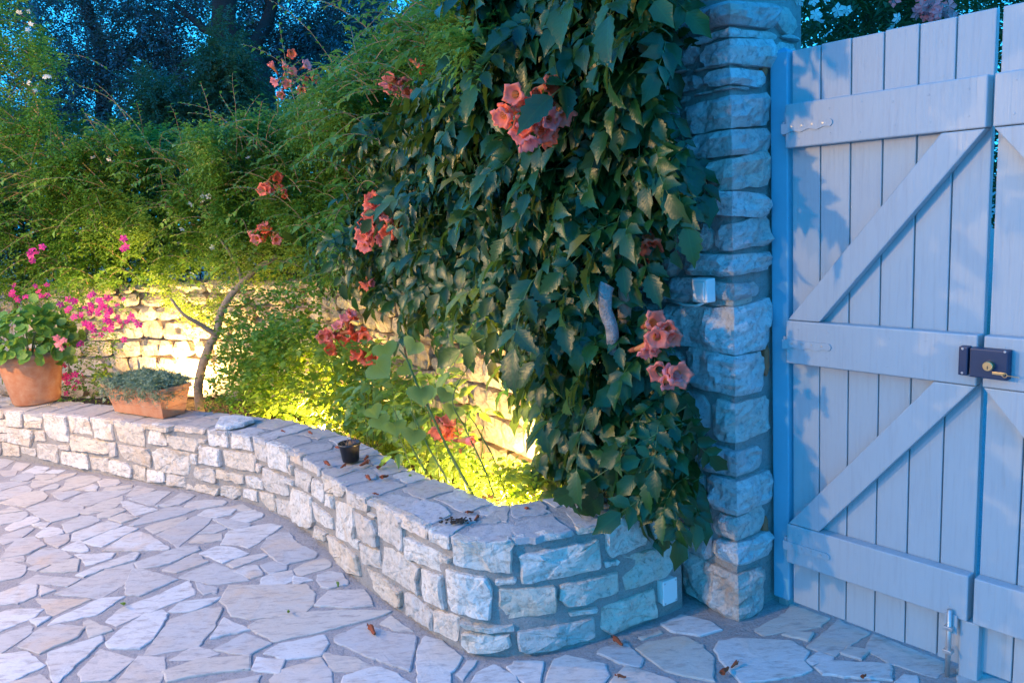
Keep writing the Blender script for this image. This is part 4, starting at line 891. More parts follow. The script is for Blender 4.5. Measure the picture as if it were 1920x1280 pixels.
def cluster(px, py, n, rad, off, scale=1.15, parent=vine, meshes=None, P=None):
    p0 = P or BACK.hit(px, py, off)[2]; dist = (p0-CP).length; r_ = rad/FPX*dist
    back = p0 - TOCAM(p0)*.10 + Vector((0, 0, -.01)); mb = MB(); fl = []
    for k in range(n):
        a = 2*PI*(k*.618+random.random()*.2); q = math.sqrt((k+.5)/n); tc = TOCAM(p0)
        rt = RT*(math.cos(a)*r_*q) + UP*(math.sin(a)*r_*q*.8); p = p0 + rt + tc*random.uniform(-.03, .03)
        d = (tc*random.uniform(.35, 1.1) + rt.normalized()*random.uniform(.1, .9) + Vector((random.gauss(0, .35), random.gauss(0, .25), random.gauss(-.1, .35)))).normalized()
        base = p - d*.055*scale; mb.tube([back, (back+base)/2+Vector((0, 0, .012)), base], .0022, 5, cap=False); fl.append((base, d))
    for k in range(max(2, n//2)):
        a = random.random()*6.3; b = back+Vector((math.cos(a)*.05, 0, math.sin(a)*.04)); mb.tube([back, b], .0018, 4, cap=False); mb.lathe([(0, -.012), (.006, -.004), (.005, .008), (0, .014)], b, 6, 1)
    st = mb.build('flower_cluster', [m_stem, m_orange], parent, True)
    for b, d in fl:
        z_ = d; x = z_.orthogonal().normalized(); x = (Matrix.Rotation(random.random()*6.28, 3, z_) @ x); y = z_.cross(x)
        Wm = Matrix.Identity(4)
        for i in range(3): Wm[i][0] = x[i]; Wm[i][1] = z_[i]; Wm[i][2] = -y[i] if False else x.cross(z_)[i]; Wm[i][3] = b[i]
        Wm = Wm @ Matrix.Scale(scale*random.uniform(.85, 1.1), 4); me = random.choice(meshes or TR); link('flower', me, st, Wm)
for c_ in TC: cluster(*c_)

# ------------------------------------------------------------ jasmine hedge on the fence
HEDGE = [(-60,335),(60,320),(150,275),(200,245),(300,250),(420,240),(520,210),(600,175),(640,130),(700,90),(760,50),(850,0),(1000,-70),(1290,-80),(1290,250),(1000,330),(900,480),(760,500),(620,535),(520,520),(450,515),(380,500),(330,530),(250,535),(180,540),(100,555),(-60,555)]
hedge = empty('jasmine_hedge', BACK.at(4.5, .1, -.1), 'dense small-leaved jasmine hedge spilling over the garden wall and its iron fence', 'hedge')
HEDGE2 = HEDGE[:12]+[(880,-40),(890,110),(830,180),(740,250),(680,330),(690,420),(720,500)]+HEDGE[HEDGE.index((620,535)):]
def hd(x, y):
    v = noise.noise(Vector((x*.022, y*.028, 3)))*1.1+.55
    if y > 470: v *= .8
    return v
def hedge_part(poly, n, o0, o1, lump, dens, tm, size, length, nl, ma, name, parent, droop=.3, updir=.5):
    R = wall_pts(poly, n, o0, o1, lump, dens); ow = wall_out(R); P = npa(R); k = len(P)
    D = ow*.5 + rnd_dirs(k)*.75; D[:, 2] += .25; Ls = rng.uniform(.7, 1.3, k)*length
    V, F = sprigs(P, D, Ls, nl, tm, size, droop=droop, updir=updir); o = mesh(name, V, F, ma, parent); tag(o, kind='stuff'); return R
SM = tmpl_simple(.42)
random.seed(71)
hedge_part(HEDGE2, 10000, .02, .16, .55, hd, SM, .043, .14, 10, m_jas, 'leaves', hedge)
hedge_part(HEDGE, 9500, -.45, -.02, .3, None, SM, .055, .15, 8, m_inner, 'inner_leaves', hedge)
ARCH = [(-60,-60),(30,-60),(70,40),(130,130),(95,190),(120,260),(220,360),(300,440),(150,470),(-60,470)]
arch = empty('white_rose_arch', BACK.at(8, .1, .3), 'loose arching climber with small white flowers at the far left of the hedge', 'climbing plant')
hedge_part(ARCH, 3000, .1, .5, .2, lambda x, y: noise.noise(Vector((x*.015, y*.015, 8)))*.9+.45, SM, .042, .16, 9, m_jas, 'leaves', arch)
random.seed(77)
def sprays(parent, pts, ma, n_l, lo, hi, up_, size):
    for x, y in pts:
        h = BACK.hit(x, y, random.uniform(.15, .4))
        if not h: continue
        p = h[2]; ow = wall_out([p])[0]; d = Vector(ow)*random.uniform(.3, .9)+Vector((random.gauss(0, .6), random.gauss(0, .3), up_*random.uniform(.5, 1.3))); d.normalize(); Ls = random.uniform(lo, hi)
        P_ = []; q = p.copy()
        for k in range(9): P_.append(q.copy()); q = q+d*(Ls/8); d = (d+Vector((random.gauss(0, .07), random.gauss(0, .07), -.16))).normalized()
        mb = MB(); mb.tube(P_, [.0030-.0002*k for k in range(9)], 4, cap=False); tf = []
        for q_ in mb.F: tf += [(q_[0], q_[1], q_[2]), (q_[0], q_[2], q_[3])]
        A_ = []; D_ = []
        for k in range(n_l):
            t = .15+.85*k/(n_l-1); f = t*7.99; i = int(f); A_.append(P_[i].lerp(P_[i+1], f-i)); dd = (P_[i+1]-P_[i]).normalized(); sd__ = dd.cross(Vector((0, 0, 1))).normalized()*(1 if k % 2 else -1)
            D_.append(dd*.5+sd__*.8+Vector((random.gauss(0, .25), random.gauss(0, .25), random.gauss(-.1, .25))))
        v, f = scatter(OV2, npa(A_), npa(D_), rnd_dirs(n_l)*.4+np.array([0, 0, 1.0]), rng.uniform(.7, 1.15, n_l)*size)
        mesh('spray', np.vstack([v, np.array(mb.V)]), np.vstack([f, np.array(tf)+len(v)]), [ma, m_twig], parent, np.concatenate([np.zeros(len(f)), np.ones(len(tf))]).astype(int))
OV2 = tmpl_simple(.5, .1, .42)
sprays(hedge, [(random.uniform(0, 1000), 0) for _ in range(0)] + pix_in(HEDGE2, 150), m_jas, 17, .22, .5, .7, .046)
sprays(hedge, [(x, 305-25*math.sin(x*.03)) for x in range(40, 540, 13)]+[(560,225),(600,200),(640,160),(680,125),(720,95),(760,70),(800,40),(840,20)], m_jas, 19, .22, .7, 1.6, .046)
sprays(hedge, pix_in(HEDGE2, 110), m_jas, 11, .15, .4, .5, .072)
sprays(arch, pix_in(ARCH, 110), m_jas, 17, .3, .8, .5, .055)
for pts in ([(60,160),(75,230),(60,300),(55,330)], [(60,200),(110,260),(150,300),(200,350)]):
    stem([wp(x, y, .42) for x, y in pts], (.007, .004), 'twig', m_twig, arch, 6)
# lit young growth hanging and in front
def young(name_poly, n, off, label, size=.034):
    y_ = empty('young_shoots', wall_pts(name_poly, 1, *off)[0], label, 'shoots'); hedge_part(name_poly, n, off[0], off[1], .05, None, SM, size, .12, 9, m_bright, 'leaves', y_); return y_
young([(165,380),(230,350),(290,400),(305,450),(250,445),(200,430),(170,400)], 260, (.25, .5), 'yellow-green young shoots glowing on the hedge above the lit wall', .04)
young([(285,500),(330,520),(350,560),(400,580),(405,540),(430,560),(420,605),(370,610),(320,570)], 230, (.15, .4), 'bright green trailing shoots hanging in front of the lit wall', .035)
young([(380,430),(470,440),(560,470),(590,530),(500,525),(430,540),(400,500)], 300, (.15, .45), 'leafy jasmine spray above the leaning young tree', .034)
young([(-40,440),(40,430),(60,520),(20,560),(-40,560)], 90, (.15, .35), 'warm lit jasmine tips over the pink flowers at the left', .034)
for x, y in [(110,40),(95,95),(50,48),(90,135),(105,140),(440,275),(200,290),(205,295),(150,285),(170,290),(370,370),(360,385),(385,355),(375,380),(320,410),(600,190),(585,205),(460,300),(100,135),(70,165)]:
    pass
def tinyflower(me_mat, r=.016, petals=5):
    V = [(0, 0, .004)]; F = []
    for k in range(petals):
        a = 2*PI*k/petals; w_ = PI/petals*.85
        b = len(V); V += [(math.cos(a-w_)*r*.7, math.sin(a-w_)*r*.7, .002), (math.cos(a)*r, math.sin(a)*r, -.003), (math.cos(a+w_)*r*.7, math.sin(a+w_)*r*.7, .002)]; F += [(0, b, b+1), (0, b+1, b+2)]
    me = bpy.data.meshes.new('blossom'); me.from_pydata(V, [], F); me.materials.append(me_mat); me.update(); return me
WF = tinyflower(m_white, .022); MF = tinyflower(m_mag, .021); PF = tinyflower(m_pink, .022); LF = tinyflower(m_lilac, .008)
def blossoms(lst, me, parent, off, n=3, spread=.03, scale=1, Pf=None):
    for x, y in lst:
        for k in range(n):
            p = (Pf(x, y) if Pf else BACK.hit(x, y, off)[2]) + Vector((random.gauss(0, spread), random.gauss(0, spread), random.gauss(0, spread)))
            d = (TOCAM(p)+Vector((random.gauss(0, .5), random.gauss(0, .5), random.gauss(.1, .5)))).normalized()
            link('blossom', me, parent, Matrix.Translation(p) @ d.to_track_quat('Z', 'Y').to_matrix().to_4x4() @ Matrix.Rotation(random.random()*6, 4, 'Z') @ Matrix.Scale(scale*random.uniform(.8, 1.25), 4))
random.seed(73)
blossoms([(200,290),(150,285),(170,292),(370,370),(360,388),(385,355),(375,380),(320,410),(355,500),(345,430),(600,190),(460,300),(405,470)], WF, hedge, .42, 1)
blossoms([(35,15),(50,48),(95,135),(70,165)], WF, arch, .5, 2, .03, 1.0)

# iron fence on top of the wall
fence = empty('iron_fence', BACK.at(4, WZ, -.2), 'black iron railings standing on the garden wall, half buried in the hedge', 'fence')
u = 1.0; bars = 0; bar_me = None
while u < 9.4:
    p = BACK.at(u, WZ-.02, -.2)
    if bar_me is None:
        mb = MB(); mb.tube([(0, 0, 0), (0, 0, .72)], .008, 6); o = mb.build('t', m_iron); bar_me = o.data; bpy.data.objects.remove(o)
    link('bar', bar_me, fence, Matrix.Translation(p)); u += .12
for z_ in (WZ+.08, WZ+.62):
    mb = MB(); mb.tube([BACK.at(q, z_, -.2) for q in np.arange(1, 9.4, .15)], .012, 6); mb.build('rail', m_iron, fence)

# ------------------------------------------------------------ trees beyond
def tree(name, label, limbs, crown, n, Y, ma, size, seedv, fill=1, length=.5, nl=12, group=None, front=1.0):
    random.seed(seedv); root = empty(name, at(limbs[0][0][0], limbs[0][0][1], Y) if limbs else at(crown[0][0], crown[0][1], Y), label, 'tree', group)
    b = root.location.copy(); root.matrix_basis = Matrix.Translation((b.x, b.y, 0))
    mb = MB()
    for k, (pts, ra, rb) in [(i, (l[:-2], l[-2], l[-1])) for i, l in enumerate(limbs)]:
        P = [at(x, y, Y+dy) for x, y, dy in pts]
        if k == 0: P = [Vector((P[0].x, P[0].y, -.1))] + P
        Q = []
        for i in range(len(P)-1):
            for j in range(5): q = P[i].lerp(P[i+1], j/5); e = noise.noise(q*.9)*.12; Q.append(q+Vector((e, 0, e*.3)))
        Q.append(P[-1]); R = [ra+(rb-ra)*i/(len(Q)-1) for i in range(len(Q))]; mb.tube(Q, R, 10)
    mb.build('trunk', m_tbark, root, True)
    P = []
    while len(P) < n:
        x, y, rx, ry, dep = random.choice(crown); a = random.random()*2*PI; q = random.random()**.5
        X = x+rx*q*math.cos(a); Yy = y+ry*q*math.sin(a); p = at(X, Yy, Y+random.uniform(-dep*front, dep))
        if noise.noise(Vector((X*.018, Yy*.02, seedv)))+noise.noise(Vector((X*.05, Yy*.06, seedv+4)))*.7 < -.12+(.1 if fill < 1 else -.12*fill+.12*fill): continue
        P.append(p)
    P = npa(P); D = rnd_dirs(len(P)); D[:, 2] -= .1
    V, F = sprigs(P, D, rng.uniform(.7, 1.3, len(P))*length, nl, SM, size, droop=.15); o = mesh('crown', V, F, ma, root); tag(o, kind='stuff'); return root
tree('olive_tree', 'big dark tree with a thick forked trunk rising behind the hedge', [((486,250,0),(480,150,0),(465,105,0),.30,.24), ((465,108,0),(430,70,-.1),(415,40,-.2),(412,-60,-.2),.22,.18), ((467,108,0),(482,70,.2),(505,20,.5),(520,-60,.6),.13,.09), ((470,120,.1),(520,110,.6),(590,90,1.2),(640,100,1.6),.10,.03), ((415,70,0),(375,60,.3),(330,10,.6),.10,.04), ((440,90,0),(390,110,-.5),(340,120,-1),.09,.04)],
     [(420,60,170,90,2),(560,40,120,90,2),(640,60,110,80,2),(480,0,250,70,2),(300,110,120,70,2),(390,170,90,50,2)], 3000, 14, m_dark, .10, 81, front=-.15)
tree('olive_tree', 'dark bushy tree beyond the hedge at the upper left, left of the forked trunk', [((190,300,0),(200,180,0),(185,80,0),(150,-60,0),.2,.1), ((195,150,0),(250,90,.3),(300,20,.5),.09,.03)],
     [(190,60,150,100,2),(60,60,140,110,2),(250,140,110,80,1.5),(120,180,120,80,1.5),(200,-20,200,60,1.5),(60,230,100,60,1.5)], 3300, 16, m_dark, .10, 83, 2)
tree('olive_tree', 'fine-leaved tree far behind the hedge crest, right of the forked trunk', [((700,300,0),(705,120,0),(690,0,0),(680,-80,0),.16,.1), ((703,110,0),(760,50,.4),(800,0,.6),.07,.03)],
     [(700,30,120,90,2),(620,110,90,80,2),(760,60,90,80,2),(560,160,90,60,2)], 1800, 18, m_dark, .11, 85)
ft = tree('feathery_shrub', 'soft feathery teal shrub between the hedge and the forked tree', [((380,280,0),(385,200,0),(390,130,0),.05,.02)], [(360,190,110,50,.6),(440,180,50,60,.5),(420,110,30,70,.4),(300,200,70,35,.5),(330,230,110,30,.5)], 1500, 9, m_feath, .055, 87, 1, .34, 26)
ft['category'] = 'shrub'
# low thicket and distant wood behind
def thicket(name, label, poly, n, Y0, Y1, ma, size, length):
    random.seed(int(Y0*7)); P = []
    for x, y in pix_in(poly, n): P.append(at(x, y, random.uniform(Y0, Y1)))
    P = npa(P); P = P[P[:, 2] > 0]; D = rnd_dirs(len(P)); D[:, 2] += .3; V, F = sprigs(P, D, rng.uniform(.7, 1.3, len(P))*length, 10, SM, size); o = mesh(name, V, F, ma); tag(o, label, kind='stuff'); return o
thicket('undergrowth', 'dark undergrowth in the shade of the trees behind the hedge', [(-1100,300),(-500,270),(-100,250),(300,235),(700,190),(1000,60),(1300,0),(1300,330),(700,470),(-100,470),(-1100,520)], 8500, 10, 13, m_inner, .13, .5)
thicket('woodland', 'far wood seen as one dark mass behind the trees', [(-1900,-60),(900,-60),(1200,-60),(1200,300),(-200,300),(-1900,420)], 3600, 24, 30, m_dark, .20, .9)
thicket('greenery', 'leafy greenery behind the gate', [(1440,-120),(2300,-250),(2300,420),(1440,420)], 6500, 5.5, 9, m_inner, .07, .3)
# climber over the gate
gc = empty('flowering_climber', at(1600, 60, 3.6), 'climber with white and pink flowers leaning over the top of the gate', 'climbing plant')
random.seed(91)
def gate_pts(poly, n, Y0, Y1): return [at(x, y, random.uniform(Y0, Y1)) for x, y in pix_in(poly, n)]
R = gate_pts([(1500,-60),(1820,-90),(1790,5),(1700,30),(1640,75),(1600,60),(1560,80),(1520,75)], 420, 2.9, 3.5); P = npa(R); D = rnd_dirs(len(P)); D[:, 2] -= .1
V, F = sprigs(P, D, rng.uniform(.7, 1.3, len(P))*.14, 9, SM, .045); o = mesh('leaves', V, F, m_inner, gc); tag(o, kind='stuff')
gP = lambda x, y: at(x, y, 2.85)
blossoms([(1522,10),(1540,22),(1575,5),(1580,15),(1545,40),(1690,42)], WF, gc, 0, 2, .02, 1.0, gP)
blossoms([(1720,10),(1735,20),(1750,5),(1770,15),(1785,8),(1745,28),(1760,22),(1710,-5),(1780,-8)], PF, gc, 0, 4, .02, 1.1, gP)

# ------------------------------------------------------------ young tree in the bed
def bedp(x, y, f):
    """point in the bed: f=0 at the coping's inner edge, 1 at the garden wall"""
    a = LOW.hit(x, y, -.34); b = BACK.hit(x, y, .05)
    A = a[2] if a else at(x, y, 3); 
    return A.lerp(b[2], f)
YT = empty('young_tree', Vector((bedp(385, 770, .45).x, bedp(385, 770, .45).y, .1)), 'slender leaning young tree in the flower bed in front of the lit wall', 'tree')
tp = [(378,790),(372,735),(378,690),(392,650),(405,625),(415,585),(432,555),(455,530),(480,505),(520,480)]
yb = bedp(385, 770, .45).y; base = at(378, 790, yb); base.z = .08
stem([base]+[at(x, y, yb+.02*i) for i, (x, y) in enumerate(tp[1:])], (.035, .018), 'trunk', m_bark, YT)
stem([at(405, 628, yb+.05), at(375, 608, yb), at(345, 590, yb-.05), at(320, 560, yb-.05)], (.02, .007), 'branch', m_bark, YT)
stem([at(455, 530, yb+.15), at(445, 500, yb+.15), at(425, 465, yb+.1), at(405, 440, yb+.1)], (.016, .007), 'branch', m_bark, YT)
def bush(name, label, cat, poly, n, f0, f1, tm, size, length, nl, ma, root=None, dens=None, droop=.3, updir=.5, part='leaves'):
    R = [bedp(x, y, random.uniform(f0, f1)) for x, y in pix_in(poly, n, dens)]; R = [p for p in R if p.z > .1]
    b = R[0]
    root = root or empty(name, (b.x, b.y, .1), label, cat)
    P = npa(R); D = rnd_dirs(len(P))*.8; D[:, 2] += .45; V, F = sprigs(P, D, rng.uniform(.7, 1.3, len(P))*length, nl, tm, size, droop=droop, updir=updir); o = mesh(part, V, F, ma, root); tag(o, kind='stuff'); return root
random.seed(95)
RD = tmpl_round(.75); OV = tmpl_simple(.62, .1, .42)
bush('x', None, None, [(405,640),(430,560),(500,520),(600,540),(600,620),(500,680),(440,760),(400,770),(395,700)], 330, .3, .6, OV, .045, .11, 6, m_jas, YT)
bush('leafy_shrub', 'round-leaved green shrub glowing from a hidden lamp behind the planter wall', 'shrub', [(480,640),(560,600),(620,640),(700,660),(760,740),(810,850),(790,880),(640,825),(560,790),(480,775),(450,740)], 1000, .1, .8, OV, .066, .14, 6, m_bright)
bush('leafy_shrub', 'shaded leafy shrub left of the glowing round-leaved one', 'shrub', [(410,620),(500,600),(570,640),(540,700),(520,770),(430,768),(395,760)], 380, .1, .4, OV, .04, .13, 7, m_jas)
bush('low_ground_cover', 'low yellow-green leaves lit by the lamp at the bed corner', 'plant', [(780,850),(860,840),(900,880),(960,890),(1050,880),(1060,945),(960,940),(890,935),(840,900)], 240, .0, .4, OV, .045, .10, 6, m_bright)
# stems rising in the near bed
for k in range(26):
    x = random.uniform(620, 960); y0 = random.uniform(800, 900)
    a = bedp(x, y0+40, random.uniform(.05, .4)); 
# heart-leaved plant
hp = empty('heart_leaf_plant', (bedp(860, 900, .12).x, bedp(860, 900, .12).y, .15), 'tall plant with big heart-shaped leaves and yellow lit stalks behind the small pot', 'plant')
Yh = 3.05
HL = [(722,655,.085,200,.0),(775,648,.085,150,.0),(790,738,.105,185,0),(712,690,.10,225,-.05),(850,770,.08,160,.05),(740,800,.085,190,.1),(775,815,.09,170,.1),(712,790,.08,200,.1),(700,770,.07,210,.12),(835,740,.07,150,.08),(760,690,.07,230,.05)]
HT = tmpl_heart()
HTv = HT[0].copy()
def hstalk(pts, r): stem([at(x, y, Y) for x, y, Y in pts], (r, r*.5), 'stalk', m_stem, hp, 6)
hstalk([(895,945,Yh-.1),(850,860,Yh),(800,760,Yh),(765,680,Yh),(748,655,Yh)], .0065)
hstalk([(840,905,Yh+.05),(800,830,Yh+.1),(770,770,Yh+.1)], .005); hstalk([(800,890,Yh+.15),(760,810,Yh+.15),(735,760,Yh+.15)], .005); hstalk([(768,868,Yh+.3),(750,820,Yh+.3),(740,760,Yh+.2)], .004)
hstalk([(930,940,Yh-.1),(905,870,Yh-.05),(870,800,Yh),(850,740,Yh),(905,650,Yh+.2)], .004); hstalk([(955,950,Yh-.1),(925,860,Yh),(895,800,Yh),(880,780,Yh)], .004)
for x, y, s_, ang, dy in HL:
    p = at(x, y, Yh+dy+random.uniform(-.04, .04)); a = math.radians(ang); d = RT*math.sin(a)*-1 + UP*math.cos(a); nrm = TOCAM(p)+Vector((random.gauss(0, .25), 0, .35+random.gauss(0, .2)))
    V, F = scatter(HT, np.array([p - d*s_*.5]), np.array([d]), np.array([nrm]), np.array([s_*1.15])); mesh('leaf', V, F, m_heart, hp, uv=HT[0][:, :2])

random.seed(203)
yl = bush('broad_leaved_plant', 'upright broad-leaved plants glowing yellow-green around the heart-leaved stalks', 'plant', [(650,700),(720,720),(800,700),(860,760),(900,860),(860,890),(760,860),(680,810)], 75, .08, .45, tmpl_toothed(.42, 4), .105, .14, 5, m_heart)
for k in range(26):
    x = random.uniform(665, 900); yb_ = random.uniform(850, 905); a = bedp(x, yb_, random.uniform(.08, .3)); a.z = .14; tp_ = a+Vector((random.gauss(0, .05), random.gauss(0, .04), random.uniform(.35, .62)))
    stem([a, a.lerp(tp_, .5)+Vector((random.gauss(0, .015), 0, 0)), tp_], (.0045, .002), 'stalk', m_stem, yl, 5)
# pelargonium and magenta flowers at the left
random.seed(97)
mg = bush('magenta_flower_plant', 'trailing plant with magenta flowers between the two terracotta planters', 'plant', [(20,560),(90,530),(180,540),(235,580),(225,640),(200,720),(180,760),(110,760),(110,680),(60,600)], 330, .15, .6, SM, .035, .13, 8, m_jas)
bp_ = lambda x, y: bedp(x, y, .14)
blossoms([(65,480),(68,473),(33,553),(76,555),(58,543),(122,572),(140,568),(168,578),(178,566),(190,572),(200,568),(172,585),(192,590),(205,592),(238,600),(250,595),(170,610),(196,600),(163,641),(135,712),(125,720),(138,708),(230,470),(150,600),(185,610),(215,585),(225,620),(120,690),(145,655),(210,600),(98,640),(30,545),(180,560)], MF, mg, 0, 3, .034, 1.25, bp_)
bush('tall_weed', 'pale weed with lobed yellow leaves and bare stalk beside the trough', 'plant', [(170,690),(205,680),(215,705),(205,730),(180,725)], 10, .03, .1, RD, .06, .05, 3, m_bright)
# terracotta pot
cz_ = ztop(LOW.hit(60, 765, -.1)[0]) + .01
pb = G(70, 752, cz_); 
pot = empty('flower_pot', pb, 'round terracotta pot with a leafy geranium at the left end of the planter wall', 'flower pot')
dd = (pb-CP).length; pr = 48/FPX*dd; ph = 80/FPX*dd
mb = MB(); mb.lathe([(0, 0), (pr*.66, 0), (pr*.70, .01), (pr*.93, ph*.80), (pr*.94, ph*.82), (pr*1.0, ph*.83), (pr*1.02, ph*.97), (pr*.99, ph), (pr*.91, ph), (pr*.88, ph*.9), (0, ph*.9)], pb, 48); mb.build('pot', m_terra, pot, True)
def tmpl_lobed():
    V = [(0, .1, -.12)]
    for k in range(20): a = -PI/2+2*PI*k/20; r = .5*(1+.09*math.cos(7*a)); V.append((math.cos(a)*r*1.1, .45+math.sin(a)*r, .03*math.cos(7*a)+.05))
    return np.array(V), np.array([(0, 1+k, 1+(k+1) % 20) for k in range(20)])
GL = tmpl_lobed(); P = []; ph_top = pb+Vector((0, 0, ph))
gp_ = [(random.gauss(0, 1), random.gauss(0, 1), random.gauss(0, 1)) for _ in range(300)]
for q in gp_:
    v = Vector(q).normalized(); v.z = abs(v.z)*1.0 - .15; P.append(ph_top+Vector((v.x*pr*1.45, v.y*pr*1.3, v.z*ph*.85+.03))*1)
P = npa(P); ctr = npa([ph_top]); O = P-ctr; O /= np.linalg.norm(O, axis=1, keepdims=True); V, F = scatter(GL, P, O*.3+rnd_dirs(len(P))*.7, O+rnd_dirs(len(P))*.4+np.array([0, 0, .6]), rng.uniform(.045, .075, len(P)))
o = mesh('leaves', V, F, m_gera, pot); tag(o, kind='stuff')
# geranium foliage spreading right
R = [at(x, y, pb.y+random.uniform(0, .2)) for x, y in pix_in([(60,560),(110,570),(150,620),(140,670),(115,690),(80,670),(40,610)], 90)]; P = npa(R)
V, F = scatter(GL, P, rnd_dirs(len(P)), rnd_dirs(len(P))*.5+npa([TOCAM(p) for p in R])*.6+np.array([0, 0, .5]), rng.uniform(.05, .08, len(P))); o = mesh('leaves', V, F, m_gera, pot); tag(o, kind='stuff')
mb = MB()
for k in range(14): a = random.random()*6.3; mb.tube([ph_top+Vector((math.cos(a)*.03, math.sin(a)*.03, -.03)), ph_top+Vector((math.cos(a)*pr*.9, math.sin(a)*pr*.9, ph*.5))], .004, 5)
mb.build('stems', m_stem, pot)
blossoms([(110,648),(105,640),(112,640)], PF, pot, 0, 4, .015, 1, lambda x, y: at(x, y, pb.y-.22))
lav = empty('lavender', at(20, 620, pb.y+.3), 'lilac flower spikes behind the round terracotta pot', 'plant'); lav.matrix_basis = Matrix.Translation((lav.location.x, lav.location.y, .4))
for (x0, y0, x1, y1) in ((0,622,55,590),(20,610,50,596),(-5,600,30,592),(5,612,38,604)):
    mb = MB(); a_ = at(x0, y0, pb.y+.3); b_ = at(x1, y1, pb.y+.3); mb.tube([Vector((a_.x-.05, a_.y, .45)), a_, b_], .002, 4)
    for k in range(22): p = a_.lerp(b_, k/21)+Vector((random.gauss(0, .008),)*3); mb.lathe([(0, -.007), (.005, 0), (0, .008)], p, 5, 1)
    mb.build('flower_spike', [m_stem, m_lilac], lav)
# terracotta trough
za_ = ztop(LOW.hit(260, 790, -.1)[0])+.012
A_ = G(216, 771, za_); B_ = G(306, 785, za_); tdir = (B_-A_).normalized(); Lt = (B_-A_).length; tn = Vector((-tdir.y, tdir.x, 0))
C_ = G(338, 774, za_); Wt = min(.2, max(.12, (C_-B_).dot(tn)+.02)); ht = 49/FPX*(A_-CP).length
trg = empty('trough_planter', (A_+B_)/2, 'rectangular terracotta trough with grey-green trailing foliage on the planter wall', 'planter')
def TM(a, b, c_): return A_ + tdir*a + tn*b + Vector((0, 0, c_))
mb = MB(); fl_ = .10
def ringt(e, z_): return [TM(-e, -e*.7, z_), TM(Lt+e, -e*.7, z_), TM(Lt+e, Wt+e*.7, z_), TM(-e, Wt+e*.7, z_)]
rs = [(0, 0), (.012, ht*.30), (.010, ht*.31), (.016, ht*.34), (.014, ht*.35), (.040, ht*.86), (.052, ht*.87), (.055, ht), (.044, ht), (.040, ht*.88)]
V = sum([ringt(e, z_) for e, z_ in rs], []); F = [(0, 1, 2, 3)[::-1]]
for k in range(len(rs)-1): F += [(k*4+j, k*4+(j+1) % 4, (k+1)*4+(j+1) % 4, (k+1)*4+j) for j in range(4)]
k = len(rs)-1; F.append((k*4, k*4+1, k*4+2, k*4+3)); mesh('trough', V, F, m_terra, trg)
P = []
for _ in range(2600):
    a = random.uniform(-.03, Lt+.05); b = random.uniform(-.05, Wt+.05); z_ = ht*.92+.085*(.6+.5*noise.noise(Vector((a*9, b*9, 1))))*random.uniform(.6, 1)
    if b < 0 or a > Lt: z_ -= random.random()**1.6*(.10 if noise.noise(Vector((a*14, 3, 2))) > -.1 else .03)
    P.append(TM(a, b if b > 0 else b-.012, z_))
P = npa(P); V, F = sprigs(P, rnd_dirs(len(P))+np.array([0, 0, .3]), rng.uniform(.02, .05, len(P)), 7, SM, .019); o = mesh('foliage', V, F, m_grey, trg); tag(o, kind='stuff')
# slab and twig on the coping
zc_ = ztop(LOW.hit(440, 800, -.1)[0])+.01
q = [(402,797),(412,780),(440,778),(470,780),(476,786),(455,794),(420,800)]
def slabM(u_, v_, d_): return Vector((u_, v_, zc_+d_))
poly = [(G(x, y, zc_+.02).x, G(x, y, zc_+.02).y) for x, y in q]
o = ring_stone('stone_slab', poly, slabM, None, m_pill, base=0, proud=.024, rough=.004, seg=.03); tag(o, 'loose flat grey stone slab lying on the coping left of centre', 'stone slab')
# black nursery pot
zs = ztop(LOW.hit(657, 870, -.1)[0])+.012
q0 = G(658, 863, zs); ds = (q0-CP).length; rr = 19.5/FPX*ds; hh = 34/FPX*ds
sp = empty('nursery_pot', q0, 'small black plastic pot with dried stubble on the coping', 'flower pot')
mb = MB(); mb.lathe([(0, 0), (rr*.76, 0), (rr*.96, hh*.86), (rr*1.04, hh*.87), (rr*1.05, hh), (rr*.96, hh), (rr*.94, hh*.85), (0, hh*.85)], q0, 32); mb.build('pot', m_bplast, sp, True)
mb = MB()
for k in range(60):
    a = random.random()*6.3; r_ = random.random()*rr*.85; b = q0+Vector((math.cos(a)*r_, math.sin(a)*r_, hh*.84)); mb.tube([b, b+Vector((random.gauss(0, .008), random.gauss(0, .008), random.uniform(.008, .026)))], .0009, 3)
mb.build('dried_stubble', m_twig, sp)

# ------------------------------------------------------------ fallen flowers
random.seed(99)
def fallen(p, s_, label, ma, kind='curl'):
    mb = MB(); a = random.random()*6.3; d = Vector((math.cos(a), math.sin(a), 0)); n = d.cross(Vector((0, 0, 1)))
    s_ *= 1.35
    pts = [p+Vector((0, 0, .004))+d*s_*t + Vector((0, 0, .002+.003*math.sin(t*5))) + n*s_*.15*math.sin(t*3) for t in (-.5, -.25, 0, .25, .5)]
    mb.tube(pts, [.1*s_, .14*s_, .17*s_, .2*s_, .26*s_], 7)
    for k in range(4):
        e = pts[-1]; q = 1.6*k; mb.add([e, e+d*s_*.35+n*s_*.25*math.cos(q)+Vector((0, 0, s_*.12*(1+math.sin(q)))), e+d*s_*.2+n*s_*.25*math.cos(q+1)+Vector((0, 0, s_*.12*(1+math.sin(q+1))))], [(0, 1, 2)])
    o = mb.build('fallen_flower', ma); tag(o, label, 'fallen flower', 'withered trumpet flowers dropped on the stones'); return o
cz2 = ztop(LOW.hit(700, 900, -.1)[0])+.010
CF = [(615,871,.028),(643,876,.02),(682,871,.03),(686,861,.022),(711,877,.022),(721,872,.014),(692,898,.026),(722,895,.026),(706,928,.014),(634,840,.028),(532,810,.016),(583,813,.02),(882,962,.018),(893,974,.018),(985,955,.02)]
gl = 'small withered brown trumpet flower lying on the coping of the planter wall'
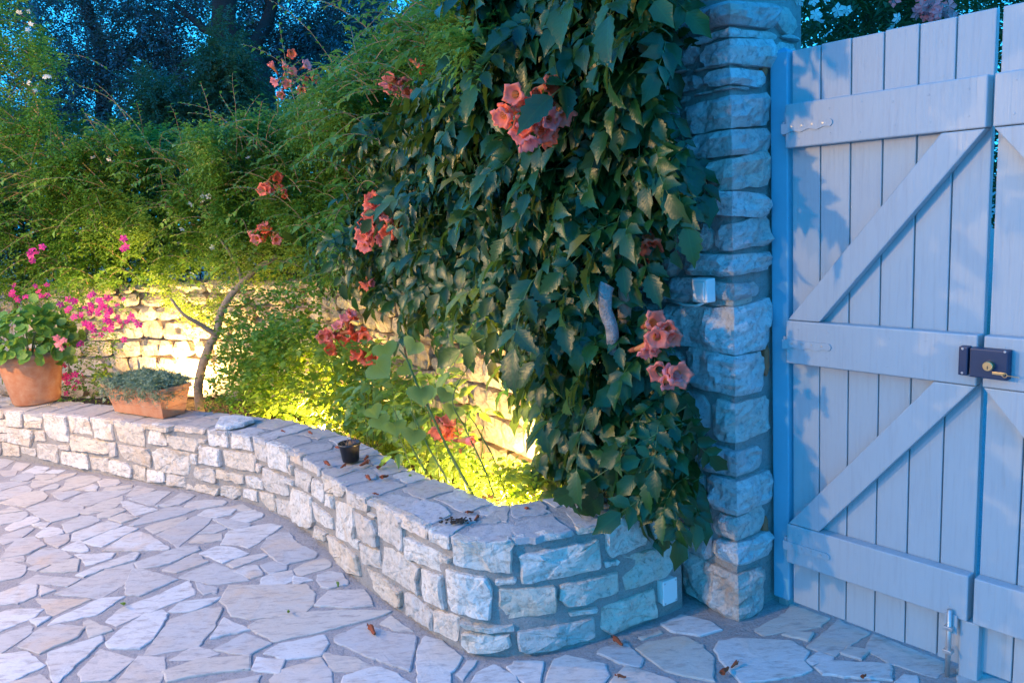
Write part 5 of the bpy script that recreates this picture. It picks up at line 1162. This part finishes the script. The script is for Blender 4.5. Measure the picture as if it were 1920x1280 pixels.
CL = ['withered brown flower on the coping just left of the small black pot', 'dried petal curled against the left foot of the small black pot', 'long dried brown flower just right of the small black pot', 'upper of the dried flowers right behind the small black pot', 'dark red dried flower on the coping second right of the black pot', 'tiny dried scrap beside the dark red flower right of the black pot', 'pale brown rolled flower on the light coping flag below the black pot', 'dried flower with open tip on the coping below and right of the black pot', 'small dried petal on the coping halfway between the black pot and the spilled soil', 'dried petal behind the black pot, on its left side', 'small dry husk on the coping right of the loose slab', 'reddish dried flower on the coping between the slab and the black pot', 'dried petal just above the spilled soil on the coping', 'dark red dried flower at the right end of the spilled soil', 'orange dried petal on the coping edge below the lit corner of the bed']
for (x, y, s_), lb in zip(CF, CL): fallen(G(x, y, cz2), s_, lb, m_dry)
for x, y, s_, lb in ((699,1184,.035,'red-tipped fallen flower on the big pale paving slab below the wall'),(1160,1205,.03,'dark curled petal on the paving in front of the white junction box'),(1360,1258,.03,'dried red flower on the blue-lit paving in front of the pillar'),(1376,1249,.02,'smaller dried petal beside the one in front of the pillar'),(1620,1269,.018,'tiny dried petal on the paving in front of the gate'),(541,1147,.016,'yellow fallen bud on the edge of a broad paving slab'),(634,1098,.018,'yellow fallen bud near the foot of the planter wall'),(230,1133,.02,'small green fallen bud in a joint of the paving'),(1166,1270,.02,'dried red bud at the lower edge in front of the curved wall')):
    o = fallen(G(x, y, .016), s_, lb, m_dry if 'yellow' not in lb and 'green' not in lb else m_bright)
    del o['group']
mb = MB()
for k in range(90):
    p = G(random.gauss(858, 14), random.gauss(976, 3), ztop(LOW.hit(860, 990, -.05)[0])+.012); mb.lathe([(0, .004), (.004, .002), (.005, 0)], p, 5)
o = mb.build('soil_crumbs', m_soil); tag(o, 'spilled dark soil crumbs on the coping at the bend of the wall', kind='stuff')

# ------------------------------------------------------------ garden lamps
def lamp(x, y, P, aim, power, label, spread=150, r=.03):
    root = empty('garden_spotlight', (P.x, P.y, .12), label, 'garden lamp'); d = (aim-P).normalized()
    Rm = d.to_track_quat('Z', 'Y').to_matrix(); mb = MB(); mb.lathe([(0, -.07), (.02, -.07), (.028, -.05), (.030, 0), (.026, 0), (.026, -.006)], P-d*.02, 20, M=Rm); mb.build('housing', m_iron, root, True)
    mb = MB(); mb.lathe([(0, -.012), (.0258, -.012)], P-d*.012, 20, M=Rm); mb.build('lens', m_lens, root)
    mb = MB(); mb.tube([P-d*.06, Vector((P.x, P.y, .05))], .007, 6); mb.build('spike', m_iron, root)
    ld = bpy.data.lights.new('bulb', 'SPOT' if spread == 160 else 'POINT'); ld.energy = power; ld.color = (1, .62, .22)
    if spread == 160: ld.spot_size = math.radians(spread); ld.spot_blend = .6
    ld.shadow_soft_size = r
    lo = bpy.data.objects.new('bulb', ld); COL.objects.link(lo); lo.matrix_basis = Matrix.Translation(P+d*.012) @ (-d).to_track_quat('Z', 'Y').to_matrix().to_4x4(); put(lo, root)
P1 = bedp(330, 745, .80); P1.z = .2
lamp(0, 0, P1, P1+Vector((.15, .5, .85)), 36, 'black garden spotlight at the foot of the tall wall behind the trough', 160)
P2 = bedp(975, 925, .42); P2.z = .27
lamp(0, 0, P2, P2+Vector((-.1, .9, .75)), 32, 'lit garden spotlight hidden in the leaves at the near corner of the bed', 165)
P3 = bedp(610, 800, .55); P3.z = .2
lamp(0, 0, P3, P3+Vector((-.1, -.2, .8)), 15, 'garden spotlight under the glowing round-leaved shrub', 165)

# lanterns on posts, outside the left edge of the picture
def lantern(LP_, power, label):
    ln = empty('garden_lantern', (LP_.x, LP_.y, 0), label, 'lantern'); k_ = (LP_.z-.2)/2.25
    mb = MB(); mb.lathe([(.09, 0), (.09, .03), (.04, .06), (.025, .2), (.022, 2.2*k_), (.05, 2.22*k_), (.05, 2.24*k_), (0, 2.24*k_)], (LP_.x, LP_.y, 0), 20); mb.build('post', m_iron, ln, True)
    mb = MB(); mb.lathe([(.12, .16), (.14, .15), (.04, .25), (0, .27)], LP_, 6)
    for k in range(6): a = 2*PI*k/6; mb.tube([LP_+Vector((.06*math.cos(a), .06*math.sin(a), -.2)), LP_+Vector((.11*math.cos(a), .11*math.sin(a), .16))], .004, 4)
    mb.build('frame', m_iron, ln)
    mb = MB(); mb.lathe([(0, -.05), (.03, -.03), (.035, .02), (0, .06)], LP_-Vector((0, 0, .06)), 12); mb.build('lamp_glass', m_lens, ln, True)
    ld = bpy.data.lights.new('bulb', 'POINT'); ld.energy = power; ld.color = (1, .60, .22); ld.shadow_soft_size = .04
    lo = bpy.data.objects.new('bulb', ld); COL.objects.link(lo); lo.matrix_basis = Matrix.Translation(LP_+Vector((0, 0, .03))); put(lo, ln)
lantern(Vector((-2.7, 1.3, 2.0)), 34, 'black post lantern on the patio beside the camera, outside the left edge of the picture')
lantern(Vector((-4.4, 3.7, 1.9)), 66, 'black post lantern farther up the patio, outside the left edge of the picture')
